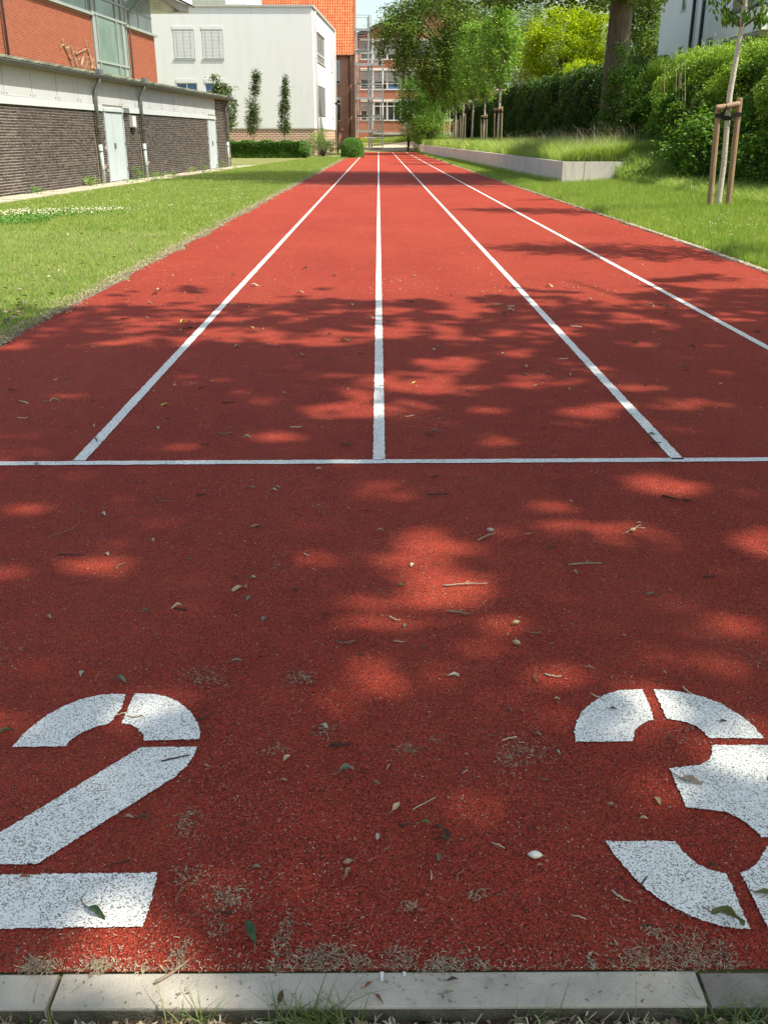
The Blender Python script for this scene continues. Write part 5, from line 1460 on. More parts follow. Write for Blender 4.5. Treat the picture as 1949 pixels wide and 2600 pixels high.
# overhanging twigs at the top right corner: small-leaved branch
def overhang():
    root = thing('overhanging_branch', (6.0, 20.0, 4.4), 'leafy branch tip hanging into the top right of the picture', 'branch')
    m = MB().tube([(7.6, 20.5, 4.9), (6.6, 20.2, 4.5), (5.75, 20, 3.95)], [.02, .012, .005], 5)
    m.build('twig', MT['bark_dark'], root)
    r = np.random.default_rng(5); t = r.random(420)
    P = np.stack([7.4 - 1.8 * t + r.normal(size=420) * .12, 20.4 - .4 * t + r.normal(size=420) * .12, 4.75 - .75 * t ** 1.1 + r.normal(size=420) * .10], 1)
    foliage('leafage', P, .07, MT['lf_hedge'], root, 'stuff')
overhang()

# --- left side planting
def column_tree(x, y, z0, z1, zt, rmax, label, seed, mat, size, n=46, lean=0.0):
    root = thing('column_tree', (x, y, 0), label, 'tree')
    MB().tube([(0, 0, 0), (lean * .3, 0, z0), (lean, 0, z1)], [.045, .035, .008], 6).build('trunk', MT['stem_pale'], root, loc=(0, 0, 0))
    r = np.random.default_rng(seed)
    t = r.random(n); rad = rmax * (1 - t) ** .75 * (.45 + .55 * np.clip(t * 5, 0, 1)) * (.8 + .35 * np.sin(t * 17 + seed)); a = r.random(n) * 6.28; q = np.sqrt(r.random(n))
    cc = np.stack([lean * t + np.cos(a) * rad * q, np.sin(a) * rad * q, z0 + (zt - z0) * t], 1)
    P = np.repeat(cc, 66, 0) + r.normal(size=(n * 66, 3)) * 1.15 * np.array([.085, .085, .11]) * (rmax / .42)
    foliage('crown', P, size, mat, root, loc=(0, 0, 0))
column_tree(-8.65, 69.5, 1.55, 4.9, 5.2, .62, 'slender column shaped tree left before the white wall', 81, MT['lf_column'], .12, 70, .45)
column_tree(-6.50, 69.5, 1.5, 4.6, 4.9, .50, 'slimmer column shaped tree right before the white wall', 82, MT['lf_column'], .12, 60, .25)
rc = thing('chestnut_tree', (-9.7, 62, 0), 'small broad leaved tree rising behind the far end of the annexe', 'tree')
MB().tube([(-9.6, 62, 0), (-9.6, 62, 3), (-9.75, 62, 4.7)], [.07, .05, .01], 7).build('trunk', MT['bark_dark'], rc)
P, _ = ellipsoid_clusters((-9.45, 62, 2.9), (.75, .75, 1.45), 80, 50, .17, 83, shell=.45)
P2, _ = ellipsoid_clusters((-9.8, 62, 4.2), (.42, .45, .70), 16, 30, .14, 84, shell=.4)
foliage('crown', np.concatenate([P, P2]), .17, MT['lf_column'], rc, aspect=.42, fold=.05, D=np.random.default_rng(1).normal(size=(len(P) + len(P2), 3)) * np.array([1, 1, .5]) + np.array([0, 0, -.9]))
def box_hedge(name, x0, x1, y0, y1, h, n, size, mat, label, seed, cat='hedge', matc=None):
    r = np.random.default_rng(seed); root = thing(name, ((x0 + x1) / 2, y0, 0), label, cat)
    a = r.random((n, 3)); k = r.integers(0, 4, n)
    P = np.stack([x0 + (x1 - x0) * a[:, 0], y0 + (y1 - y0) * a[:, 1], h * a[:, 2]], 1)
    P[k == 0, 1] = y0 + np.abs(r.normal(size=(k == 0).sum())) * .06; P[k == 1, 2] = h - np.abs(r.normal(size=(k == 1).sum())) * .05
    P[k == 2, 0] = x1 - np.abs(r.normal(size=(k == 2).sum())) * .06; P[k == 3, 1] = y0 + np.abs(r.normal(size=(k == 3).sum())) * .1
    P += np.sin(P[:, [1, 2, 0]] * 5) * .05
    foliage('leafage', P, size, mat, root, 'stuff', flat=.9)
    MB().box(x0 + .1, x1 - .12, y0 + .14, y1 - .1, 0, h - .12).build('interior', MT['core'], root)
    return root
box_hedge('clipped_hedge', -12.5, -5.0, 65, 66.6, 1.02, 26000, .085, MT['lf_bush'], 'low clipped hedge at the foot of the white building', 91)
low_shrub('hedge_end_bush', (-4.85, 65.7, .52), (.42, .75, .52), 3000, .08, MT['lf_bush'], 'rounded pale green end of the low clipped hedge', 92, .6, per=60, shell=.7)
low_shrub('spirea_shrub', (-3.9, 71, .55), (1.0, 1.6, .65), 3500, .08, MT['lf_column'], 'loose brownish green shrubs between the low hedge and the round bush', 93, .5)
low_shrub('climbing_shrub', (-4.2, 74.1, 1.1), (.75, .7, .85), 1700, .09, MT['lf_young'], 'sparse leggy shrub in front of the brick plinth corner', 94, .5, shell=.3)
def round_bush():
    root = thing('round_bush', (-1.9, 66.8, 0), 'big round clipped green bush at the left edge of the track', 'bush')
    r = np.random.default_rng(95); n = 15000; d = unit(r.normal(size=(n, 3))); d[:, 2] = np.abs(d[:, 2]) * 1.0
    q = (np.abs(d) ** 3).sum(1) ** (-1 / 3.)
    P = np.array([-1.75, 68.2, 0.02]) + d * np.array([.85, 2.3, 1.30]) * q[:, None] * .92 * (1 - np.abs(r.normal(size=(n, 1))) * .05)
    foliage('leafage', P, .075, MT['lf_bush'], root, 'stuff', flat=1.0)
    MB().tube([(-1.75, 66.6, .05), (-1.75, 67.0, .5), (-1.75, 68.2, .55), (-1.75, 69.6, .45), (-1.75, 70.0, .05)], [.2, .45, .55, .4, .1], 10).build('interior', MT['core'], root)
round_bush()

# ------------------------------------------------------------------ grass
def scatter_blades(name, n, yr, xlo, xhi, h, w, mat, label, seed, zf=tz, segs=1, lean=.5, pw=1.0, cat='grass'):
    r = np.random.default_rng(seed)
    y = yr[0] + (yr[1] - yr[0]) * r.random(n) ** pw
    a = xlo(y); b = xhi(y); x = a + (b - a) * r.random(n)
    clump = 0.5 + .45 * r.random(n) + .2 * np.sin(x * 9 + y * 7) * np.sin(y * 13 - x * 5)
    P = np.stack([x, y, zf(x, y) - .012], 1)
    V, F = blades(P, h(y) * np.clip(.75 + .5 * clump, .4, 1.5), w(y), seed, lean, segs)
    return tag(put(name, mesh_np(name, V, F, mat)), label, cat, kind='stuff')
ledge = lambda y: TL - .03 + 0.006 * np.clip(y - 2, 0, 60)
scatter_blades('lawn_grass', 125000, (5.0, 14), lambda y: np.maximum(-.44 * y - 1.2, -8.2), lambda y: ledge(y) - .03, lambda y: .030 + 0 * y, lambda y: .0042 + 0 * y, MT['grass_l'], 'short yellow green lawn left of the track in the foreground', 101)
scatter_blades('lawn_grass', 170000, (14, 30), lambda y: np.maximum(-.385 * y - .3, AX_ + AB * y + .9), lambda y: ledge(y) - .03, lambda y: .038 + 0 * y, lambda y: .0075 + 0 * y, MT['grass_l'], 'short lawn between the annexe and the track', 102)
scatter_blades('lawn_grass', 110000, (30, 66), lambda y: AX_ + AB * y + .9, lambda y: ledge(y) + 0 * y, lambda y: .045 + 0 * y, lambda y: .016 + 0 * y, MT['grass_l'], 'short lawn in front of the low clipped hedge', 103)
redge = lambda y: TR + 0.12 + .10 * np.exp(-((y - 12) / 7) ** 2) - .006 * np.clip(y - 20, 0, 80)
scatter_blades('lawn_grass', 260000, (7.5, 27), lambda y: redge(y), lambda y: np.minimum(.46 * y + 1.0, 8.3), lambda y: .055 + .002 * y, lambda y: .0065 + 0 * y, MT['grass_r'], 'fresh green lawn right of the track', 104, pw=1.15)
scatter_blades('lawn_grass', 70000, (26, 95), lambda y: redge(y) - .06, lambda y: wx(y) - .01, lambda y: .075 + 0 * y, lambda y: .012 + 0 * y, MT['grass_r'], 'narrow grass verge between track and wall', 105, pw=1.5)
# rougher grass along the hedge foot and wall end
scatter_blades('rough_grass', 20000, (14.5, 26.2), lambda y: 6.3 + 0 * y, lambda y: 8.2 + 0 * y, lambda y: .22 + 0 * y, lambda y: .010 + 0 * y, MT['grass_t'], 'longer rough grass at the foot of the hedge', 106, segs=3, lean=.5)
scatter_blades('rough_grass', 6000, (23.9, 26.40), lambda y: 6.2 + 0 * y, lambda y: 8.4 + 0 * y, lambda y: .26 + 0 * y, lambda y: .012 + 0 * y, MT['grass_t'], 'long grass climbing the right end of the wall', 107, segs=3, lean=.5, zf=bank_z)
scatter_blades('rough_grass', 5200, (26.3, 60), lambda y: wx(y) - .20, lambda y: wx(y) - .01, lambda y: .17 + 0 * y, lambda y: .010 + 0 * y, MT['grass_t'], 'grass tufts along the foot of the wall', 108, segs=2, lean=.35, pw=1.5)
bz = lambda x, y: bed_z(x, y)
scatter_blades('tall_grass', 52000, (26.45, 48), lambda y: wx(y) + .13, lambda y: 7.9 + 0 * y, lambda y: .42 + .1 * np.sin(y * 1.3), lambda y: .012 + 0 * y, MT['grass_t'], 'tall meadow grass in the raised bed nearest the corner', 109, zf=bz, segs=4, lean=.55, pw=1.6)
scatter_blades('tall_grass', 40000, (48, 100), lambda y: wx(y) + .13, lambda y: 7.6 + 0 * y, lambda y: .45 + 0 * y, lambda y: .026 + 0 * y, MT['grass_t'], 'tall meadow grass in the far part of the raised bed', 110, zf=bz, segs=3, lean=.5)
# seed stalks
scatter_blades('grass_stalks', 1500, (26.5, 44), lambda y: wx(y) + .2, lambda y: 7.6 + 0 * y, lambda y: .78 + 0 * y, lambda y: .006 + 0 * y, MT['litter_w'], 'thin pale seed stalks above the tall grass', 111, zf=bz, segs=5, lean=.5, pw=1.4)
scatter_blades('bank_grass', 14000, (91.5, 111.8), lambda y: 4.4 + 0 * y, lambda y: 9 + 0 * y, lambda y: .3 + 0 * y, lambda y: .03 + 0 * y, MT['grass_r'], 'grass bank right of the path to the school', 112, segs=2)
scatter_blades('bank_grass', 12000, (107, 111.9), lambda y: -1.8 + 0 * y, lambda y: 6 + 0 * y, lambda y: .3 + 0 * y, lambda y: .03 + 0 * y, MT['grass_r'], 'strip of grass under the school wall', 113, segs=2)
# clover with white heads on the left lawn
r = np.random.default_rng(120)
n = 5500
y = r.normal(15.6, 1.3, n); x = r.normal(-5.75, .75, n)
k = (np.abs(x + 5.75 - (y - 16.2) * .45) < .75 + .3 * np.sin(y * 3)) & (x < ledge(y) - .3)
P = np.stack([x, y, np.full(n, .02) + r.random(n) * .035], 1)[k]
tag(foliage('clover_patch', P, .035, MT['clover'], None, flat=.3, aspect=.9), 'dark green clover patch on the left lawn', 'clover', kind='stuff')
n = 300
t = r.random(n); x = -6.6 + 2.0 * t + r.normal(size=n) * .13; y = 16.75 + .9 * t + r.normal(size=n) * .30 - .7 * (r.random(n) < .25)
hd = MB()
for a, b in zip(x, y):
    s = .010 + .007 * r.random(); h = .05 + .03 * r.random()
    v = [(a + s * math.cos(q), b + s * math.sin(q), h) for q in (0, 1.57, 3.14, 4.71)] + [(a, b, h + s), (a, b, h - s * .8)]
    hd.add(v, [(0, 1, 4), (1, 2, 4), (2, 3, 4), (3, 0, 4), (1, 0, 5), (2, 1, 5), (3, 2, 5), (0, 3, 5)])
tag(hd.build('clover_heads', MT['flower']), 'white clover heads in a band on the left lawn', 'clover', kind='stuff')
hd = MB()
for q in range(170):
    yq = r.uniform(16, 34); xq = r.uniform(AX_ + AB * yq + 1.2, -2.7) if q < 110 else r.uniform(4.3, 6); s = .014; h = .06
    if q >= 110: yq = r.uniform(12, 15.5)
    h += float(tz(xq, yq))
    v = [(xq + s * math.cos(w), yq + s * math.sin(w), h) for w in (0, 1.57, 3.14, 4.71)] + [(xq, yq, h + s), (xq, yq, h - s)]
    hd.add(v, [(0, 1, 4), (1, 2, 4), (2, 3, 4), (3, 0, 4), (1, 0, 5), (2, 1, 5), (3, 2, 5), (0, 3, 5)])
tag(hd.build('daisies', MT['flower']), 'scattered small white flowers in the lawns', 'flowers', kind='stuff')
# weeds along the annexe
for k, (u, h, n) in enumerate(((27.0, .24, 180), (29.0, .12, 60), (30.3, .26, 150), (31.1, .42, 220), (33.4, .16, 90), (36.5, .3, 120), (37.6, .2, 80), (40.8, .34, 160), (42.0, .2, 80), (23.4, .15, 70))):
    p = frA(u, .25 + .5 * (k % 3) * .8, 0)
    w = thing('weed', (p[0], p[1], 0), ['weed tuft left of the first downpipe of the annexe', 'small weed before the middle double door', 'bushy weed at the right leaf of the middle door', 'tall weed between middle door and wall lamp', 'low weed right of the second downpipe', 'weed halfway along the far brick wall', 'small weed beyond the middle of the far brick wall', 'tall weed left of the far double door', 'weed at the foot of the far double door', 'thin weed near the left end of the annexe'][k], 'weed')
    r = np.random.default_rng(200 + k)
    P = np.stack([r.normal(size=n) * .12, r.normal(size=n) * .12, r.random(n) * h], 1)
    foliage('leafage', P, .06, MT['lf_bush' if k % 2 else 'lf_young'], w, 'stuff', loc=(0, 0, 0))

# ------------------------------------------------------------------ litter, twigs and fallen leaves
def curls(P, L, W, seed, z0=.002, amp=.35):
    """little bent shreds: two quads each"""
    r = np.random.default_rng(seed); n = len(P)
    a = r.random(n) * 2 * np.pi; d = np.stack([np.cos(a), np.sin(a), 0 * a], 1)
    b = a + r.normal(size=n) * .9; d2 = np.stack([np.cos(b), np.sin(b), 0 * b], 1)
    s = np.stack([-np.sin(a), np.cos(a), 0 * a], 1); s2 = np.stack([-np.sin(b), np.cos(b), 0 * b], 1)
    L = np.broadcast_to(L, (n,))[:, None] * (.4 + 1.2 * r.random((n, 1))); W = np.broadcast_to(W, (n,))[:, None] * (.6 + .8 * r.random((n, 1)))
    up = np.array([0, 0, 1]); h0 = z0 + 0 * L; h1 = z0 + L * amp * r.random((n, 1)); h2 = z0 + L * amp * .6 * r.random((n, 1))
    p0 = P; p1 = P + d * L / 2; p2 = p1 + d2 * L / 2
    V = np.stack([p0 - s * W / 2 + up * h0, p0 + s * W / 2 + up * h0, p1 + s * W / 2 + up * h1, p1 - s * W / 2 + up * (h1 + W * .3), p2 + s2 * W * .3 + up * h2, p2 - s2 * W * .3 + up * h2], 1)
    base = (np.arange(n) * 6)[:, None]
    F = np.concatenate([base + np.array([[0, 1, 2, 3]]), base + np.array([[3, 2, 4, 5]])])
    return V.reshape(-1, 3), F
def litter(name, P, L, W, mat, label, seed, **k):
    V, F = curls(P, L, W, seed, **k); return tag(put(name, mesh_np(name, V, F, mat)), label, 'litter', kind='stuff')
r = np.random.default_rng(300)
n = 15000                                                        # fine shreds, denser towards the kerb
y = 1.125 + 8.0 * r.random(n) ** 2.4; x = (r.random(n) * 2 - 1) * (y * .42 + .1); x = np.clip(x, -2.4, 3.6)
dens = .5 + .5 * np.sin(x * 4 + 1) * np.sin(y * 3.1) + .5 * np.sin(x * 11 + y * 7)
k = r.random(n) < np.clip(.45 + .5 * dens, .12, 1)
P = np.stack([x, y, 0 * x], 1)[k]
litter('fine_litter', P, .0026 + .0010 * P[:, 1], .0006 + .00024 * P[:, 1], MT['litter_w'], 'fine pale shreds sprinkled over the red track', 301)
n = 1700
y = 8 + 30 * r.random(n) ** 1.4; x = -2.35 + 6 * r.random(n)
litter('far_litter', np.stack([x, y, 0 * x], 1), .018, .005, MT['litter_e'], 'sparse crumbs on the sunlit part of the track', 302)
CL = [
 (0.501,1.15,0.05,0.035,500),
 (0.315,1.692,0.045,0.034,200),
 (0.389,1.174,0.008,0.01,20),
 (0.419,1.148,0.016,0.013,50),
 (0.456,1.197,0.014,0.008,40),
 (-0.548,1.128,0.023,0.014,220),
 (-0.454,1.131,0.015,0.011,160),
 (-0.159,1.187,0.011,0.042,140),
 (-0.082,1.146,0.035,0.02,260),
 (0.031,1.145,0.017,0.023,110),
 (0.09,1.125,0.024,0.013,160),
 (-0.031,1.135,0.011,0.016,70),
 (-0.221,1.702,0.022,0.012,60),
 (-0.127,1.769,0.022,0.025,80),
 (0.061,1.706,0.022,0.018,80),
 (-0.196,1.988,0.028,0.031,80),
 (0.276,1.658,0.022,0.029,80),
 (-0.374,1.471,0.018,0.041,120),
 (-0.266,1.269,0.033,0.029,240),
 (-0.434,1.995,0.044,0.029,120),
 (-0.351,1.331,0.032,0.02,90),
 (-0.27,1.202,0.014,0.014,40),
 (-0.324,1.149,0.016,0.025,120),
 (-0.433,1.996,0.051,0.043,110),
 (-0.193,1.995,0.029,0.032,70),
 (-0.322,2.647,0.022,0.034,40),
 (-0.943,2.099,0.041,0.069,90),
 (-0.214,3.148,0.033,0.034,50),
 (0.226,3.661,0.057,0.024,60),
 (0.686,1.743,0.043,0.035,40),
 (0.174,1.277,0.015,0.012,40),
 (0.051,1.251,0.011,0.008,40),
 (0.971,2.066,0.029,0.034,60),
 (0.832,1.823,0.037,0.064,50),
 (0.121,1.736,0.015,0.009,30),]
Pc = []
for q, (cx, cy, rx, ry, m_) in enumerate(CL):
    m2 = int(m_ * .85); a = r.normal(size=(m2, 2)) * .62 + .5 * np.sin(np.arange(m2)[:, None] * np.array([[.37, .61]]) + q)
    Pc.append(np.stack([cx + a[:, 0] * rx, cy + a[:, 1] * ry * 1.0, np.abs(r.normal(size=m2)) * (.0015 if m_ < 200 else .004)], 1))
Pc = np.concatenate(Pc); Pc = Pc[Pc[:, 1] > 1.112]
litter('dry_clumps', Pc, .0085, .0012, MT['litter_g'], 'small clumps of dry grey brown plant shreds on the track near the kerb', 303, amp=.28)
n = 600; x = (r.random(n) * 2 - 1) * .66; x = x + .05 * np.sin(x * 23) + .04 * np.sin(x * 51); y = 1.119 + np.abs(r.normal(size=n)) * .022
litter('kerb_litter', np.stack([x, y, 0 * x], 1), .009, .0016, MT['litter_g'], 'line of dry shreds caught along the kerb', 304, amp=.5)
n = 160; x = (r.random(n) * 2 - 1) * .62; y = 1.055 + .057 * r.random(n)
litter('kerb_crumbs', np.stack([x, y, 0 * x + .003], 1), .005, .0016, MT['litter'], 'brown crumbs on the concrete kerb', 305)
# leaf mould in front of the kerb
n = 9000; x = (r.random(n) * 2 - 1) * .95; y = .72 + .325 * r.random(n)
P = np.stack([x, y, soil_z(x, y) + .004 * r.random(n)], 1)
V, F = leaf_verts(P, .016, aspect=.6, fold=.15, flat=.6, r=r)
tag(put('leaf_mould', mesh_np('leaf_mould', V, F, MT['litter'])), 'brown leaf mould on the soil in front of the kerb', 'leaf litter', kind='stuff')
litter('soil_litter', P[:5000], .02, .0022, MT['litter_w'], 'pale shreds on the soil in front of the kerb', 306, amp=.6)
# ragged litter along both track edges
n = 26000; y = 4 + 56 * r.random(n) ** 1.5; x = ledge(y) + r.normal(size=n) * (.04 + .045 * np.sin(y * 2.3) ** 2 * np.sin(y * .9 + 1) ** 2) - .035 - .02 * np.sin(y * 5)
litter('edge_litter', np.stack([x, y, .004 + .012 * r.random(n)], 1), .016 + .0005 * y, .003 + .0002 * y, MT['litter_e'], 'dry litter heaped along the left edge of the track', 307)
n = 9000; y = 8 + 50 * r.random(n) ** 1.4; x = redge(y) - .09 + r.normal(size=n) * .03
litter('edge_litter', np.stack([x, y, .004 + .012 * r.random(n)], 1), .016 + .0005 * y, .003 + .0002 * y, MT['litter_e'], 'dry litter heaped along the right edge of the track', 308)
# brown leaves lying on the left lawn
n = 260; y = 6.2 + 8 * r.random(n) ** 1.3; x = -2.6 - r.random(n) * (.38 * y - 2.5).clip(.05, 3)
P = np.stack([x, y, .03 + 0 * x], 1)
V, F = leaf_verts(P[:130], .05, aspect=.4, fold=.15, flat=.4, r=r)
tag(put('lawn_leaves', mesh_np('lawn_leaves', V, F, MT['litter'])), 'brown fallen leaves in the shaded corner of the left lawn', 'leaf litter', kind='stuff')

# grass tufts before the kerb, each a thing
def tuft(x, y, n, h, spread, label, seed, w=.0026):
    root = thing('grass_tuft', (x, y, -.022), label, 'grass tuft')
    g = np.random.default_rng(seed)
    P = np.stack([g.normal(size=n) * spread, g.normal(size=n) * spread * .5, 0 * np.zeros(n)], 1)
    V, F = blades(P, h, w, seed, .75, 4)
    put('blades', mesh_np('blades', V, F, MT['grass_d']), root, 'stuff', loc=(0, 0, 0))
tuft(-.115, 1.030, 70, .075, .028, 'tallest green grass tuft in the middle before the kerb', 401)
tuft(-.075, 1.028, 46, .06, .022, 'second green tuft touching the middle kerb stone', 403)
tuft(-.30, 1.032, 16, .06, .014, 'sparse bright tuft in the sunny spot before the kerb', 405)
tuft(-.27, 1.030, 12, .05, .012, 'thin tuft right of the sunny spot', 407)
tuft(.53, 1.032, 90, .05, .04, 'dense tuft under the right kerb joint', 409)
tuft(.60, 1.03, 60, .045, .035, 'tuft at the right edge of the picture before the kerb', 411)
tuft(.37, 1.030, 8, .10, .03, 'few tall thin dark blades before the kerb on the right', 402, .0016)
tuft(.22, 1.030, 12, .05, .03, 'scattered short blades right of the middle', 404, .0018)
tuft(-.56, 1.030, 20, .035, .04, 'short blades at the left edge before the kerb', 406)

# fallen twigs
def arc(a, b, sag, seed, k=6):
    r = random.Random(seed); a = Vector(a); b = Vector(b); d = b - a; s = Vector((-d.y, d.x, 0)).normalized() if d.length else Vector((1, 0, 0))
    return [a.lerp(b, t / k) + s * math.sin(math.pi * t / k) * sag + Vector((0, 0, r.uniform(0, .002))) for t in range(k + 1)]
STICKS = [
 ((-0.108, 1.718),(-0.057, 1.717),'k','short thick dark twig lying sideways between the numbers'),
 ((0.065, 1.505),(0.113, 1.539),'s','straight pale straw between the numbers 2 and 3'),
 ((0.007, 1.391),(0.018, 1.425),'c','curved brown stalk left of the straight pale straw'),
 ((0.037, 1.46),(0.066, 1.459),'k','dark curved twig next to the small olive leaf'),
 ((-0.352, 1.093),(-0.306, 1.133),'t','brown twig lying half on the concrete kerb'),
 ((-0.355, 1.264),(-0.325, 1.313),'c','pale bowed straw right of the foot of the 2'),
 ((-0.419, 1.811),(-0.378, 1.842),'k','thin dark twig touching the top bow of the 2'),
 ((-0.465, 1.662),(-0.408, 1.679),'k','thin dark twig lying across the white diagonal of the 2'),
 ((-1.098, 2.877),(-1.062, 3.081),'c','long pale hooked stalk on the left side of the track'),
 ((-1.022, 2.733),(-0.934, 2.718),'k','dark twig pointing at the bright sun patch on the left'),
 ((-0.821, 3.25),(-0.75, 3.197),'c','bent brown twig just below the start line'),
 ((-0.677, 3.259),(-0.635, 3.268),'k','small straight dark twig just below the start line'),
 ((-1.356, 3.464),(-1.332, 3.526),'c','pale stalk leaning up to the left end of the start line'),
 ((0.326, 2.837),(0.388, 2.891),'t','light brown twig with a broken end above the 3'),
 ((1.05, 3.247),(1.098, 3.192),'k','thick dark twig beside the upper right sun patch'),
 ((0.189, 2.5),(0.32, 2.508),'t','long straight dry twig in the middle of the track'),
 ((0.827, 2.898),(0.895, 2.965),'s','pale forked stalk in the sun patch on the right'),
 ((0.588, 2.645),(0.693, 2.648),'t','thin rough twig right of the long straight twig'),
 ((0.978, 2.557),(1.029, 2.566),'k','short dark twig near the right edge of the picture'),
 ((0.192, 2.341),(0.249, 2.316),'t','tapering twig below the long straight one'),
 ((0.182, 3.264),(0.26, 3.268),'k','thin dark twig left of the bright pair of sun patches'),
 ((1.113, 3.199),(1.14, 3.183),'k','tiny dark twig right of the thick dark twig'),
 ((-0.784, 4.567),(-0.715, 4.571),'k','straight dark twig in the shaded lane left of centre line'),
 ((1.18, 3.891),(1.226, 3.891),'k','small black twig crossing the right lane line near the start line'),
 ((0.21, 4.044),(0.241, 3.984),'k','curved dark twig right of the centre line above the start line'),]
for q, (a, b, ty, lab) in enumerate(STICKS):
    L = math.dist(a, b); rad = dict(k=.0021, s=.0012, c=.0012, t=.0026)[ty] * (1 + .35 * max(0, a[1] - 2)) 
    if lab.startswith('short thick') or 'thick' in lab: rad *= 1.5
    h = rad + .001 + (.006 if a[1] < 1.115 else 0)
    bow = L * (dict(k=.03, s=.01, c=.22, t=.04)[ty]) * (1 if q % 2 else -1)
    pts = arc((a[0], a[1], h), (b[0], b[1], h + .003), bow, q)
    t_ = MB().tube(pts, [rad * (1 - .45 * k / 6) for k in range(7)], 6)
    if ty == 't' and L > .05: t_.tube([pts[3], pts[3] + Vector((.012, .008, .006))], rad * .6, 5)
    if 'forked' in lab: t_.tube([pts[4], pts[4] + Vector((.03, -.012, .003))], rad * .7, 5)
    if 'hooked' in lab: t_.tube([pts[6], pts[6] + Vector((.006, .02, .002)), pts[6] + Vector((-.008, .028, .001))], rad * .8, 5)
    tag(t_.build('twig', MT['L' + ty], smooth=True), lab, 'twig')
